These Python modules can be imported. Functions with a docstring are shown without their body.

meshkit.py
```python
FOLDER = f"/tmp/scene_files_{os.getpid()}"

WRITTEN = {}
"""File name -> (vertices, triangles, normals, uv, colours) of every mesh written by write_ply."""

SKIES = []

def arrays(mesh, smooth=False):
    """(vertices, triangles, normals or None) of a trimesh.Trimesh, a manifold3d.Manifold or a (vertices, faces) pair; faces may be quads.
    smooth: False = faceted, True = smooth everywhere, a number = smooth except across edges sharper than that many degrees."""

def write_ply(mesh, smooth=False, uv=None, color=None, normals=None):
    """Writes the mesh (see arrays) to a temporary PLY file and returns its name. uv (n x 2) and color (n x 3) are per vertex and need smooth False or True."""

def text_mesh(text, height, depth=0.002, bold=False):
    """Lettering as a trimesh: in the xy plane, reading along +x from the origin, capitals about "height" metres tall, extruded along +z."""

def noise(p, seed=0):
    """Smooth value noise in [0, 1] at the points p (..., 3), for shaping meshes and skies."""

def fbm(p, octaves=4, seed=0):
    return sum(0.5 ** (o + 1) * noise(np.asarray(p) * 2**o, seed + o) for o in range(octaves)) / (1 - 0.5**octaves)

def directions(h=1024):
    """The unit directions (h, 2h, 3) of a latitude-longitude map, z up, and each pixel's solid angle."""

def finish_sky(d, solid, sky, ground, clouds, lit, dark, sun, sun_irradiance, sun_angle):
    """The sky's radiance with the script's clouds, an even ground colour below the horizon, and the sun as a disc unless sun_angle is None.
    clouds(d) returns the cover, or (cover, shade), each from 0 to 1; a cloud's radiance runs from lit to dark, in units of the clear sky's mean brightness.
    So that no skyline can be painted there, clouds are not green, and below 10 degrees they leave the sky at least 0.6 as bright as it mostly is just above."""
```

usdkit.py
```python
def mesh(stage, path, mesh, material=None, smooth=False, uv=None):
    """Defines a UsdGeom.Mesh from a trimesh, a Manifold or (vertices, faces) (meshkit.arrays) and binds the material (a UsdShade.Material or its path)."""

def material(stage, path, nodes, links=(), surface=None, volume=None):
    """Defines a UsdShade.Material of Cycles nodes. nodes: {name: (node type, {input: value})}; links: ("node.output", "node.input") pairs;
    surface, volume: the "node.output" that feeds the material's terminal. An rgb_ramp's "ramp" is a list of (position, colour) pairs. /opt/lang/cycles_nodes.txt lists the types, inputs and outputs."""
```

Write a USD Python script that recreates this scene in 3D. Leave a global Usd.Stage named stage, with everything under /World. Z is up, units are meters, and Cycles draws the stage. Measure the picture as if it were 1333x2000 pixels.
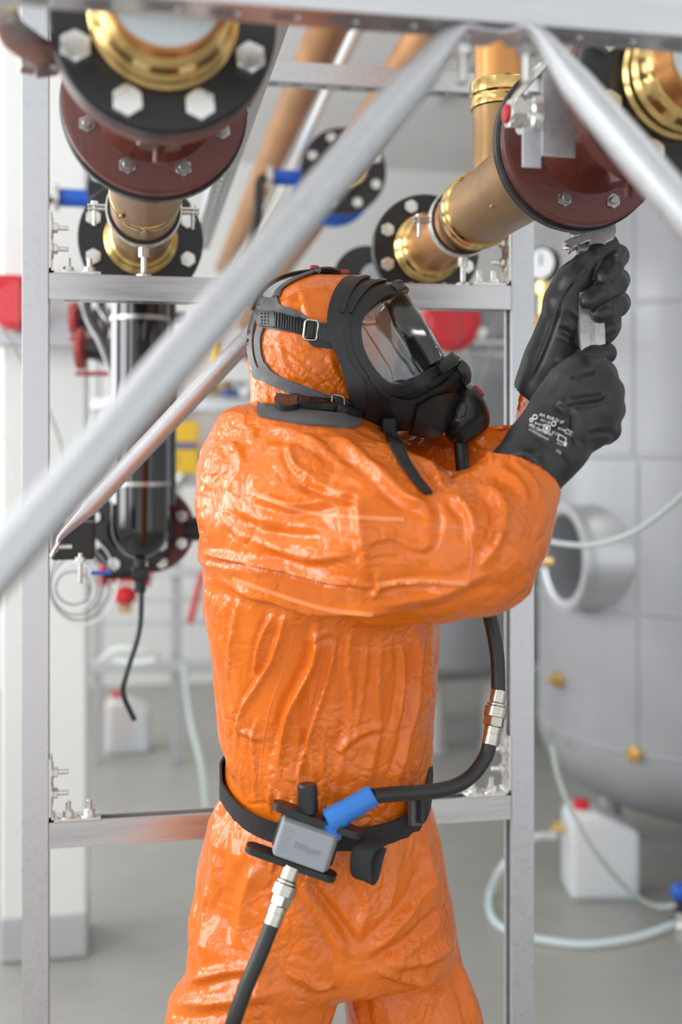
import math, numpy as np, trimesh, manifold3d, shapely
from shapely.geometry import Polygon, Point, LineString
from scipy.spatial import cKDTree
from scipy.interpolate import LinearNDInterpolator
from scipy import ndimage
import usdkit, meshkit
from pxr import Usd, UsdGeom, UsdLux, UsdShade, Gf, Sdf

stage = Usd.Stage.CreateInMemory()
UsdGeom.SetStageUpAxis(stage, 'Z'); UsdGeom.SetStageMetersPerUnit(stage, 1.0)
UsdGeom.Xform.Define(stage, '/World'); UsdGeom.Scope.Define(stage, '/World/Looks')
rng = np.random.default_rng(7)
PI = math.pi

# ------------------------------------------------------------------ camera
FPX, HOR, EYE, YAW = 2250.0, 875.0, 1.56, math.radians(10.9)
FW = np.array([math.sin(YAW), math.cos(YAW), 0.0]); RT = np.array([math.cos(YAW), -math.sin(YAW), 0.0]); UP = np.array([0, 0, 1.0])
EYEP = np.array([0, 0, EYE])
cam = UsdGeom.Camera.Define(stage, '/World/camera')
cam.AddTransformOp().Set(Gf.Matrix4d(*RT, 0, *UP, 0, *(-FW), 0, *EYEP, 1))
cam.CreateHorizontalApertureAttr(24.0); cam.CreateFocalLengthAttr(24.0 * FPX / 1333)
cam.CreateVerticalApertureAttr(36.0)
cam.CreateVerticalApertureOffsetAttr(-125.0 * 24 / 1333)
cam.CreateFStopAttr(2.3); cam.CreateFocusDistanceAttr(1.58)
cam.CreateClippingRangeAttr(Gf.Vec2f(0.05, 200.0))
cam.CreateExposureAttr(0.10)

def at(u, v, d):
    "world point seen at pixel (u, v) at distance d along the view axis"
    u, v, d = np.asarray(u, float), np.asarray(v, float), np.asarray(d, float)
    return d[..., None] * FW + (d * (u - 666.5) / FPX)[..., None] * RT + (EYE - (v - HOR) * d / FPX)[..., None] * UP
def pix(p):
    p = np.asarray(p, float) - EYEP
    d = p @ FW
    return 666.5 + FPX * (p @ RT) / d, HOR - FPX * p[..., 2] / d, d

# ------------------------------------------------------------------ sky and lamps
dome = UsdLux.DomeLight.Define(stage, '/World/sky_light')
dome.CreateIntensityAttr(0.36); dome.CreateColorAttr(Gf.Vec3f(0.93, 0.97, 1.0))
def rect_light(name, pos, look, w, h, power, color=(1, 1, 1)):
    l = UsdLux.RectLight.Define(stage, '/World/' + name)
    z = -np.asarray(look, float); z /= np.linalg.norm(z)
    x = np.cross([0, 0, 1.0], z) if abs(z[2]) < .95 else np.array([1.0, 0, 0]); x /= np.linalg.norm(x); y = np.cross(z, x)
    l.AddTransformOp().Set(Gf.Matrix4d(*x, 0, *y, 0, *z, 0, *map(float, pos), 1))
    l.CreateWidthAttr(w); l.CreateHeightAttr(h); l.CreateIntensityAttr(power); l.CreateColorAttr(Gf.Vec3f(*color))
    return l
WIN = [(-1.2, 0.2), (0.9, 2.3), (3.1, 4.5), (5.3, 6.7)]                     # windows in the left wall: y from, to
for i, (a, b) in enumerate(WIN):
    rect_light(f'window_daylight_{i + 1}', (-2.35, (a + b) / 2, 2.15), (1, 0, -0.05), b - a, 1.9, 3.2 if i == 0 else 6.8, (0.95, 0.98, 1.0))
LAMPS = [(-1.15, 0.6), (1.6, 0.6), (-1.15, 3.0), (1.6, 3.0), (-1.15, 5.4), (1.6, 5.4), (3.6, 2.2)]
CEIL = 3.47

# ------------------------------------------------------------------ naming
count = {}
def numbered(parent, name):
    k = (parent, name); n = count.get(k, 0); count[k] = n + 1
    return name if n == 0 else f'{name}_{n:03d}'
def setdata(prim, **kw):
    for k, v in kw.items():
        if v: prim.SetCustomDataByKey(k, v)
class Node:
    def __init__(s, path, base): s.path, s.base = path, np.asarray(base, float)
    @property
    def prim(s): return stage.GetPrimAtPath(s.path)
def thing(name, label, cat, base=(0, 0, 0), group=None, kind=None):
    path = '/World/' + numbered('/World', name)
    x = UsdGeom.Xform.Define(stage, path); x.AddTranslateOp().Set(Gf.Vec3d(*map(float, base)))
    setdata(x.GetPrim(), label=label, category=cat, group=group, kind=kind)
    return Node(path, base)
def tri(m):
    if isinstance(m, trimesh.Trimesh): return m
    v, f, _ = meshkit.arrays(m)
    return trimesh.Trimesh(v, f, process=False)
def part(parent, name, mesh, mat, label=None, smooth=35, kind=None):
    path = parent.path + '/' + numbered(parent.path, name)
    m = tri(mesh).copy(); m.vertices = m.vertices - parent.base
    g = usdkit.mesh(stage, path, m, M[mat], smooth=smooth)
    setdata(g.GetPrim(), label=label, kind=kind)
    return Node(path, parent.base)
def single(name, mesh, mat, label=None, cat=None, group=None, kind=None, smooth=35):
    path = '/World/' + numbered('/World', name)
    m = tri(mesh).copy(); base = np.array([*m.bounds.mean(0)[:2], m.bounds[0, 2]])
    m.vertices = m.vertices - base
    g = usdkit.mesh(stage, path, m, M[mat], smooth=smooth)
    g.AddTranslateOp().Set(Gf.Vec3d(*map(float, base)))
    setdata(g.GetPrim(), label=label, category=cat, group=group, kind=kind)
    return Node(path, base)
def dup(src, delta, label=None, group=None):
    "a copy of a thing, moved by delta, referencing it"
    p = src.prim; was = p.GetCustomData(); name = p.GetName().rsplit('_', 1)
    name = name[0] if name[-1].isdigit() else p.GetName()
    path = '/World/' + numbered('/World', name)
    x = UsdGeom.Xform.Define(stage, path)
    x.GetPrim().GetReferences().AddInternalReference(src.path)
    x.ClearXformOpOrder(); x.GetPrim().RemoveProperty('xformOp:translate')
    b = src.base + np.asarray(delta, float)
    UsdGeom.XformCommonAPI(x).SetTranslate(Gf.Vec3d(*map(float, b)))
    x.GetPrim().SetInstanceable(True)
    setdata(x.GetPrim(), label=label or was.get('label'), category=was.get('category'), group=group or was.get('group'))
    return Node(path, b)

# ------------------------------------------------------------------ materials
M = {}
def pbr(name, col, rough=.5, metal=0.0, var=0.0, vscale=8.0, col2=None, bump=0.0, bscale=60.0, rvar=0.0, stretch=(1, 1, 1), **kw):
    n = {'p': ('principled_bsdf', {'base_color': col, 'roughness': rough, 'metallic': metal, **kw})}
    l = []
    if var or rvar or bump or col2 is not None:
        n['g'] = ('geometry', {}); n['map'] = ('mapping', {'scale': stretch}); l.append(('g.position', 'map.vector'))
    if var or col2 is not None or rvar:
        n['n1'] = ('noise_texture', {'scale': vscale, 'detail': 5.0, 'roughness': .6}); l.append(('map.vector', 'n1.vector'))
        n['fit'] = ('map_range', {'from_min': .3, 'from_max': .7, 'clamp': True}); l.append(('n1.fac', 'fit.value'))
    if var or col2 is not None:
        a = tuple(c * (1 - var) for c in col); b = tuple(min(1, c * (1 + var)) for c in col) if col2 is None else col2
        n['mx'] = ('mix_color', {'a': a, 'b': b}); l += [('fit.result', 'mx.fac'), ('mx.result', 'p.base_color')]
    if rvar:
        n['rr'] = ('map_range', {'from_min': 0, 'from_max': 1, 'to_min': max(.02, rough - rvar), 'to_max': rough + rvar}); l += [('fit.result', 'rr.value'), ('rr.result', 'p.roughness')]
    if bump:
        n['n2'] = ('noise_texture', {'scale': bscale, 'detail': 4.0}); n['b'] = ('bump', {'strength': min(1, bump), 'distance': .002})
        l += [('map.vector', 'n2.vector'), ('n2.fac', 'b.height'), ('b.normal', 'p.normal')]
    M[name] = usdkit.material(stage, '/World/Looks/' + name, n, l, surface='p.BSDF')
pbr('galvanised', (.60, .61, .63), .38, .70, var=.03, vscale=90, rvar=.06, bump=.05, bscale=160)
pbr('galvanised_brushed', (.60, .60, .60), .30, .85, var=.12, vscale=30, rvar=.08, stretch=(.08, 1, 1))
pbr('zinc', (.74, .73, .70), .28, .9, var=.08, vscale=60, rvar=.08)
pbr('zinc_dark', (.42, .40, .38), .32, .9)
pbr('brass', (.80, .55, .22), .20, 1.0, var=.18, vscale=30, rvar=.08)
pbr('bronze', (.36, .215, .095), .42, .75, var=.15, vscale=14, rvar=.1, bump=.10, bscale=220)
pbr('copper', (.58, .27, .09), .36, .82, var=.12, vscale=6, rvar=.08)
pbr('copper_old', (.50, .24, .09), .42, .7, var=.15, vscale=6)
pbr('black_paint', (.014, .014, .016), .34, 0, bump=.04, bscale=90, rvar=.08, vscale=20)
pbr('black_gloss', (.010, .010, .011), .10, 0, coat_weight=.6)
pbr('oxide_red', (.125, .026, .018), .38, 0, var=.18, vscale=14, bump=.35, bscale=160, rvar=.08)
pbr('blue_paint', (.02, .12, .55), .35)
pbr('white_wall', (.84, .84, .82), .85, var=.02, vscale=2, bump=.1, bscale=120)
pbr('ceiling_white', (.78, .77, .76), .9, var=.03, vscale=2)
pbr('floor_epoxy', (.33, .325, .30), .34, var=.07, vscale=1.6, bump=.04, bscale=30, rvar=.08)
pbr('grey_paint', (.50, .50, .52), .5, var=.04, vscale=4)
pbr('white_plastic', (.80, .80, .78), .4, subsurface_weight=.2, subsurface_scale=.02)
pbr('milky_plastic', (.72, .74, .76), .35, subsurface_weight=.4, subsurface_scale=.03)
pbr('pale_tube', (.66, .72, .70), .3, transmission_weight=.25)
pbr('red_plastic', (.62, .02, .03), .35)
pbr('red_dull', (.42, .05, .05), .5)
pbr('yellow_plastic', (.85, .52, .03), .4)
pbr('tan_paint', (.45, .30, .12), .5, var=.3, vscale=9)
pbr('blue_label', (.05, .10, .35), .4)
pbr('grey_plastic', (.30, .32, .34), .42)
pbr('dark_plastic', (.022, .022, .024), .45)
pbr('tank_steel', (.40, .41, .43), .45, .35, var=.07, vscale=3.0, rvar=.07, bump=.05, bscale=30)
pbr('tank_dark', (.20, .20, .20), .6, .1)
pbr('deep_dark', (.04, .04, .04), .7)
pbr('dial_white', (.85, .85, .88), .3)
pbr('wire_grey', (.30, .30, .31), .5)

# ------------------------------------------------------------------ mesh helpers
def cat(*ms):
    ms = [tri(m) for m in (ms[0] if len(ms) == 1 and isinstance(ms[0], (list, tuple)) else ms)]
    return trimesh.util.concatenate(ms) if len(ms) > 1 else ms[0]
def box(c, s):
    m = trimesh.creation.box(s); m.apply_translation(c); return m
def bbox(lo, hi):
    lo, hi = np.asarray(lo, float), np.asarray(hi, float); return box((lo + hi) / 2, hi - lo)
def rbox(c, s, r=.003, seg=12):
    "box with rounded edges"
    h = np.asarray(s, float) / 2 - r
    sp = manifold3d.Manifold.sphere(r, seg)
    m = manifold3d.Manifold.batch_hull([sp.translate(tuple(h * np.array(k))) for k in np.ndindex(2, 2, 2) for k in [np.array(k) * 2 - 1]])
    return tri(m.translate(tuple(map(float, c))))
def basis(z, x=None):
    z = np.asarray(z, float); z = z / np.linalg.norm(z)
    if x is None: x = [0, 0, 1.0] if abs(z[2]) < .9 else [1.0, 0, 0]
    x = np.asarray(x, float); x = x - z * (x @ z); x /= np.linalg.norm(x)
    return np.stack([x, np.cross(z, x), z], 1)
def place(m, o, z=(0, 0, 1), x=None):
    "moves a mesh so that its z axis points along z and its x axis towards x, origin at o"
    m = tri(m).copy(); m.vertices = m.vertices @ basis(z, x).T + np.asarray(o, float); return m
def lathe(profile, seg=48, closed=True):
    "profile of (r, z) revolved about z, made solid: r = 0 ends are added when missing"
    p = [tuple(map(float, q)) for q in profile]
    if closed:
        if p[0][0] > 1e-9: p = [(0, p[0][1])] + p
        if p[-1][0] > 1e-9: p = p + [(0, p[-1][1])]
    a = np.linspace(0, 2 * PI, seg, endpoint=False)
    vs, idx = [], []
    for r, z in p:
        if r < 1e-9: idx.append([len(vs)] * seg); vs.append((0, 0, z))
        else:
            idx.append(list(range(len(vs), len(vs) + seg))); vs += [(r * math.cos(t), r * math.sin(t), z) for t in a]
    fs = []
    for A, B in zip(idx[:-1], idx[1:]):
        for k in range(seg):
            j = (k + 1) % seg
            if A[k] != A[j]: fs.append((A[k], A[j], B[k] if B[k] == B[j] else B[j]))
            if B[k] != B[j]: fs.append((A[k], B[j], B[k]) )
    m = trimesh.Trimesh(np.array(vs), np.array(fs), process=False); m.fix_normals(); return m
def ring(r0, r1, z0, z1, seg=48, c=.001):
    p = [(r0, z0), (r1 - c, z0), (r1, z0 + c), (r1, z1 - c), (r1 - c, z1), (r0, z1), (r0, z0)]
    return lathe(p, seg, closed=False)
def spline(pts, n=60):
    "Catmull-Rom through the points (any dimension)"
    p = np.asarray(pts, float); p = np.vstack([2 * p[0] - p[1], p, 2 * p[-1] - p[-2]])
    k = len(p) - 3; t = np.linspace(0, k - 1e-9, n); i = t.astype(int); f = (t - i)[:, None]
    a, b, c, d = p[i], p[i + 1], p[i + 2], p[i + 3]
    return .5 * (2 * b + (c - a) * f + (2 * a - 5 * b + 4 * c - d) * f ** 2 + (3 * b - a - 3 * c + d) * f ** 3)
def sweep(path, r, seg=14, cap=True, squash=None, side=None):
    "tube along a path; r a number or one per point; squash: (a, b) factors per point of an elliptic section, side: the direction of a"
    path = np.asarray(path, float); n = len(path); r = np.broadcast_to(np.asarray(r, float), (n,))
    T = np.gradient(path, axis=0); T /= np.maximum(np.linalg.norm(T, axis=1, keepdims=True), 1e-12)
    N = np.zeros_like(T); x = np.asarray(side, float) if side is not None else (np.array([0, 0, 1.0]) if abs(T[0, 2]) < .8 else np.array([1.0, 0, 0]))
    for i in range(n):
        x = x - T[i] * (x @ T[i]); x /= np.linalg.norm(x); N[i] = x
        if side is not None: x = np.asarray(side, float)
    B = np.cross(T, N); a = np.linspace(0, 2 * PI, seg, endpoint=False)
    sq = np.broadcast_to(np.asarray(squash if squash is not None else (1, 1), float), (n, 2))
    V = path[:, None] + r[:, None, None] * (sq[:, 0, None, None] * np.cos(a)[None, :, None] * N[:, None] + sq[:, 1, None, None] * np.sin(a)[None, :, None] * B[:, None])
    V = V.reshape(-1, 3); i, k = np.meshgrid(np.arange(n - 1), np.arange(seg), indexing='ij'); j = (k + 1) % seg
    q = np.stack([i * seg + k, i * seg + j, (i + 1) * seg + j, (i + 1) * seg + k], -1).reshape(-1, 4)
    f = np.vstack([q[:, [0, 1, 2]], q[:, [0, 2, 3]]])
    if cap:
        V = np.vstack([V, path[0], path[-1]]); c0, c1 = n * seg, n * seg + 1; k = np.arange(seg); j = (k + 1) % seg
        f = np.vstack([f, np.stack([np.full(seg, c0), j, k], 1), np.stack([np.full(seg, c1), (n - 1) * seg + k, (n - 1) * seg + j], 1)])
    m = trimesh.Trimesh(V, f, process=False)
    return m
def cyl(a, b, r, seg=32, c=.0008):
    a, b = np.asarray(a, float), np.asarray(b, float); L = np.linalg.norm(b - a); c = min(c, r * .3, L * .3)
    return place(lathe([(r - c, 0), (r, c), (r, L - c), (r - c, L)], seg), a, b - a)
def hexhead(af, h, seg=6):
    "hexagonal head, across flats af, standing on z = 0, with chamfered top"
    R = af / math.sqrt(3)
    hx = manifold3d.CrossSection([[(R * math.cos(k * PI / 3), R * math.sin(k * PI / 3)) for k in range(6)]]).extrude(h)
    cone = lathe([(R * 1.02, 0), (R * 1.02, h - R * .10), (R * .84, h)], 36)
    cm = manifold3d.Manifold(manifold3d.Mesh(np.asarray(cone.vertices, np.float32), np.asarray(cone.faces, np.uint32)))
    return tri(hx ^ cm)
def solid(m):
    m = tri(m); m = trimesh.Trimesh(m.vertices, m.faces, process=True)
    return manifold3d.Manifold(manifold3d.Mesh(np.asarray(m.vertices, np.float32), np.asarray(m.faces, np.uint32)))
def extrude(poly, h):
    return trimesh.creation.extrude_polygon(poly, h, engine='earcut')
# ------------------------------------------------------------------ the room
X0, X1, Y0, Y1 = -2.2, 5.2, -1.6, 7.7
single('floor', bbox((X0 - .3, Y0, -.12), (X1, Y1 + .2, 0)), 'floor_epoxy', kind='structure', label='smooth grey epoxy floor')
single('ceiling', bbox((X0 - .3, Y0, CEIL), (X1, Y1 + .2, CEIL + .15)), 'ceiling_white', kind='structure', label='pale grey flat ceiling')
single('wall_back', bbox((X0 - .3, Y1, 0), (X1, Y1 + .2, CEIL)), 'white_wall', kind='structure', label='white back wall')
single('wall_right', bbox((X1, Y0, 0), (X1 + .2, Y1 + .2, CEIL)), 'white_wall', kind='structure', label='white right wall')
holes = [bbox((X0 - 1, a, 1.2), (X0 + 1, b, 3.1)) for a, b in WIN]
wl = solid(bbox((X0 - .25, Y0, 0), (X0, Y1, CEIL)))
for h in holes: wl = wl - solid(h)
single('wall_left', wl, 'white_wall', kind='structure', label='white left wall with window openings')
for i, (a, b) in enumerate(WIN):
    fr = solid(bbox((X0 - .16, a, 1.2), (X0 - .10, b, 3.1))) - solid(bbox((X0 - 1, a + .05, 1.25), (X0 + 1, (a + b) / 2 - .02, 3.05))) - solid(bbox((X0 - 1, (a + b) / 2 + .02, 1.25), (X0 + 1, b - .05, 3.05)))
    single(f'window_{i + 1}', fr, 'white_plastic', kind='structure', label='white framed window in left wall')
LN = ['near end of the left row', 'near end of the right row', 'middle of the left row', 'middle of the right row', 'far end of the left row', 'far end of the right row', 'alone above the big tank']
for i, (x, y) in enumerate(LAMPS):
    t = thing('ceiling_lamp', 'long white ceiling lamp, ' + LN[i], 'lamp', (x, y, CEIL - .09), group='ceiling lamps')
    part(t, 'housing', bbox((x - .09, y - .75, CEIL - .05), (x + .09, y + .75, CEIL)), 'white_plastic')
    rect_light(f'lamp_light_{i + 1}', (x, y, CEIL - .06), (0, 0, -1), .16, 1.45, 5.0, (1, .97, .92))

# white column with its painted foot, left
c = at(86, 1880, 3.50); cx, cy = c[0], c[1]; w = .128
t = thing('column', 'white square column with grey painted foot behind left post', 'column', (cx, cy + w, 0))
part(t, 'shaft', rbox((cx, cy + w, .13 + (CEIL - .13) / 2), (2 * w, 2 * w, CEIL - .13), .012), 'white_wall')
part(t, 'foot', rbox((cx, cy + w, .071), (2 * w + .004, 2 * w + .004, .142), .012), 'grey_paint', label='grey painted foot')
# ------------------------------------------------------------------ strut frame
def channel(L, slots=True, mat_t=.0025, w=.041, h=.041, lip=.0095, pitch=.05):
    "C profile running along +z from 0 to L: back at y = 0, opening at y = h, centred in x"
    t = mat_t; a = w / 2
    o = [(-a, 0), (a, 0), (a, h), (a - lip, h), (a - lip, h - .008), (a - lip + t, h - .008), (a - lip + t, h - t), (a - t, h - t), (a - t, t),
         (-a + t, t), (-a + t, h - t), (-a + lip - t, h - t), (-a + lip - t, h - .008), (-a + lip, h - .008), (-a + lip, h), (-a, h)]
    p = Polygon(o).buffer(-.0006, join_style=1).buffer(.0012, join_style=1, quad_segs=3).buffer(-.0006, join_style=1)
    m = solid(extrude(p, L))
    if slots:
        n = int((L - .04) / pitch)
        if n > 0:
            s = Polygon([(-.007, -.007), (.007, -.007), (.007, .007), (-.007, .007)]); s = LineString([(0, -.007), (0, .007)]).buffer(.0065, quad_segs=4)
            cut = []
            for k in range(n):
                q = extrude(s, .02); q.vertices = np.stack([q.vertices[:, 0], q.vertices[:, 2] - .01, q.vertices[:, 1]], 1)
                q.apply_translation((0, 0, .035 + k * pitch)); q.invert() if q.volume < 0 else None
                cut.append(solid(q))
            m = m - manifold3d.Manifold.compose(cut)
    return tri(m)
YF = 1.905
frame = thing('support_frame', 'galvanised steel strut frame carrying the pipes around the worker', 'frame', (.28, YF, 0))
XL, XR = -.1355 + .003, .689
def bar(a, b, opening, mat='galvanised', name='rail', label=None):
    "channel from a to b (centre line of the back) that opens towards `opening`"
    a, b = np.asarray(a, float), np.asarray(b, float); m = channel(np.linalg.norm(b - a))
    z = (b - a) / np.linalg.norm(b - a); y = np.asarray(opening, float); x = np.cross(y, z)
    m.vertices = m.vertices @ np.stack([x, y, z], 0) + a
    return part(frame, name, m, mat, label=label, smooth=25)
h = .0205
bar((XL - h, YF + h, 0), (XL - h, YF + h, 2.6), (1, 0, 0), name='post', label='left upright post')
bar((XR + h, YF + h, 0), (XR + h, YF + h, 2.6), (-1, 0, 0), name='post', label='right upright post')
bar((XL + h + .001, YF + h, 1.800), (XR - h - .001, YF + h, 1.800), (0, 0, 1), 'galvanised_brushed', name='cross_rail', label='cross rail under the pipes')
bar((XL + h + .001, YF + h, .916), (XR - h - .001, YF + h, .916), (0, 0, 1), 'galvanised_brushed', name='cross_rail', label='lower cross rail behind the hips')
bar((-.55, .95, 1.919), (1.2, .95, 1.919), (0, 0, 1), 'galvanised_brushed', name='top_rail', label='near top rail with slotted underside, out of focus')
bar((.02, 2.30, 2.292), (1.3, 2.30, 2.292), (0, 0, 1), name='top_rail', label='rear top rail with slotted underside')
bar((.185, 1.15, 2.092), (.215, 3.1, 2.092), (0, 0, 1), name='side_rail', label='rail running into the depth beside left valve')
# flattened brace tubes
def brace(a, b, r, enda=None, endb=None, mat='galvanised', label=None):
    "round tube whose ends are squeezed flat and bent to the points enda / endb"
    a, b = np.asarray(a, float), np.asarray(b, float)
    pts = [a + (b - a) * t for t in np.linspace(0, 1, 24)]; sq = [(1, 1)] * 24
    P, S = [], []
    ax = (b - a) / np.linalg.norm(b - a)
    if enda is not None:
        e = np.asarray(enda, float); k = spline([e, e * .5 + (a - ax * .02) * .5, a - ax * .02 + (a - e) * .1, a + ax * .04], 14)
        P += list(k); S += [(.30 + .7 * max(0, (i - 6) / 8) ** 1.5, 1.25 - .25 * max(0, (i - 6) / 8)) for i in range(14)]
    P += pts[2:] if enda is not None else pts; S += [(1, 1)] * (22 if enda is not None else 24)
    if endb is not None:
        e = np.asarray(endb, float); P = P[:-2]; S = S[:-2]
        k = spline([b - ax * .03, b + ax * .01, b * .4 + e * .6, e], 14)
        P += list(k); S += [(1 - .7 * min(1, i / 7), 1 + .25 * min(1, i / 7)) for i in range(14)]
    return part(frame, 'brace', sweep(np.array(P), r, 24, squash=np.array(S), side=np.array([0, 0, 1.0])), mat, label=label)
nb = at(868, 92, .975); fb = at(-60, 1172, .70); fb = nb + (fb - nb) * 1.25
brace(nb, fb, .0160, enda=at(965, 74, 1.0), mat='galvanised', label='left near diagonal brace, out of focus')
nb2 = at(1072, 100, .985); fb2 = at(1420, 512, .93); fb2 = nb2 + (fb2 - nb2) * 5.5
brace(nb2, fb2, .0165, enda=at(985, 76, 1.0), mat='galvanised', label='right near diagonal brace, out of focus')
for u in (902, 1030):
    o = at(u, 62, 1.0)
    sub = part(frame, 'brace_bolt', cat(place(hexhead(.017, .009), o + [0, 0, -.012], (0, 0, -1)), cyl(o, o + [0, 0, -.045], .005, 16)), 'zinc')
brace(at(133, 1032, 1.86), at(560, 582, 1.90), .0160, enda=at(100, 1085, 1.855), mat='galvanised', label='thin diagonal brace from left post to cross rail')
# corner angles with bolts
def angle(x, z, sx, L=.082, bx=(.030, .064)):
    "inner corner at (x, z); sx = +1 leg runs to +x"
    t, wd = .004, .038; y = YF + h
    a = box((x + sx * L / 2, y, z + t / 2), (L, wd, t)); b = box((x + sx * t / 2, y, z + .051), (t, wd, .102))
    fil = sweep(np.array([[x + sx * .004, y - wd / 2, z + .004], [x + sx * .004, y + wd / 2, z + .004]]), .005, 12)
    k = part(frame, 'corner_angle', cat(a, b, fil), 'zinc', smooth=30)
    for dz, dx in zip((.030, .064), bx):
        o = np.array([x + sx * dx, y, z + t])
        part(k, 'bolt', cat(place(lathe([(.0175, 0), (.0175, .0015), (.016, .002)], 28), o), place(hexhead(.015, .0075), o + [0, 0, .002]), cyl(o, o + [0, 0, .024], .0042, 16)), 'zinc')
        o = np.array([x + sx * t, y, z + dz + .012])
        part(k, 'bolt', cat(place(lathe([(.0175, 0), (.0175, .0015), (.016, .002)], 28), o, (sx, 0, 0)), place(hexhead(.015, .0075), o + [sx * .002, 0, 0], (sx, 0, 0)), cyl(o, o + [sx * .026, 0, 0], .0042, 16)), 'zinc')
for z in (1.8415, .9575):
    angle(XL + h + .0005, z, 1); angle(XR - h - .0005, z, -1, *((.068, (.026, .052)) if z > 1.5 else ()))
o = at(104, 1068, 1.86)
part(frame, 'brace_bolt', cat(place(hexhead(.015, .008), o, (1, 0, 0)), cyl(o, o + [.03, 0, 0], .004, 16)), 'zinc')
# bent bracket at the top left of the near rail
s = spline([at(6, -60, 1.0), at(12, 20, 1.0), at(24, 62, 1.02), at(55, 88, 1.05), at(88, 112, 1.09), at(92, 150, 1.10)], 40)
part(frame, 'bent_bracket', sweep(s, .014, 16, squash=(1.0, .14), side=UP * .55 + RT * .55 + FW * .6), 'galvanised', label='bent plate bracket at top left')
o = at(66, 128, 1.1)
part(frame, 'brace_bolt', cat(place(hexhead(.016, .014), o, (-1, -.3, 0)), cyl(o, o + [.03, .0, 0], .006, 16)), 'zinc_dark')
# ------------------------------------------------------------------ pipe runs
ZP = 1.953                                                      # height of the two pipe runs
def run(profile, x, y, z=ZP, seg=64, d=(0, 1, 0)):
    return place(lathe(profile, seg), (x, y, z), d)
def bolts_on(node, x, y, z, R, n, face, af=.024, hh=.010, off=PI / 8, name='hex_bolt', mat='zinc', thread=0.0, only=None):
    for k in range(n):
        if only is not None and k not in only: continue
        a = off + k * 2 * PI / n; o = (x + R * math.cos(a), y, z + R * math.sin(a))
        m = place(hexhead(af, hh), o, face, (math.cos(a + .3 * k), 0, math.sin(a + .3 * k)))
        if thread: m = cat(m, cyl(o, np.array(o) + np.array(face, float) * (hh + thread), af * .30, 14))
        part(node, name, m, mat)
def flange(name, label, x, y0, th, R, face_bolts, af, mat='black_paint', bore=.056, bR=None, z=ZP, group=None):
    t = thing(name, label, 'pipe flange', (x, y0, z - R), group=group)
    part(t, 'disc', place(ring(bore, R, 0, th, 72, .002), (x, y0, z), (0, 1, 0)), mat, smooth=30)
    bolts_on(t, x, y0, z, bR or R * .81, 8, (0, -1, 0), af=af)
    return t
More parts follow.
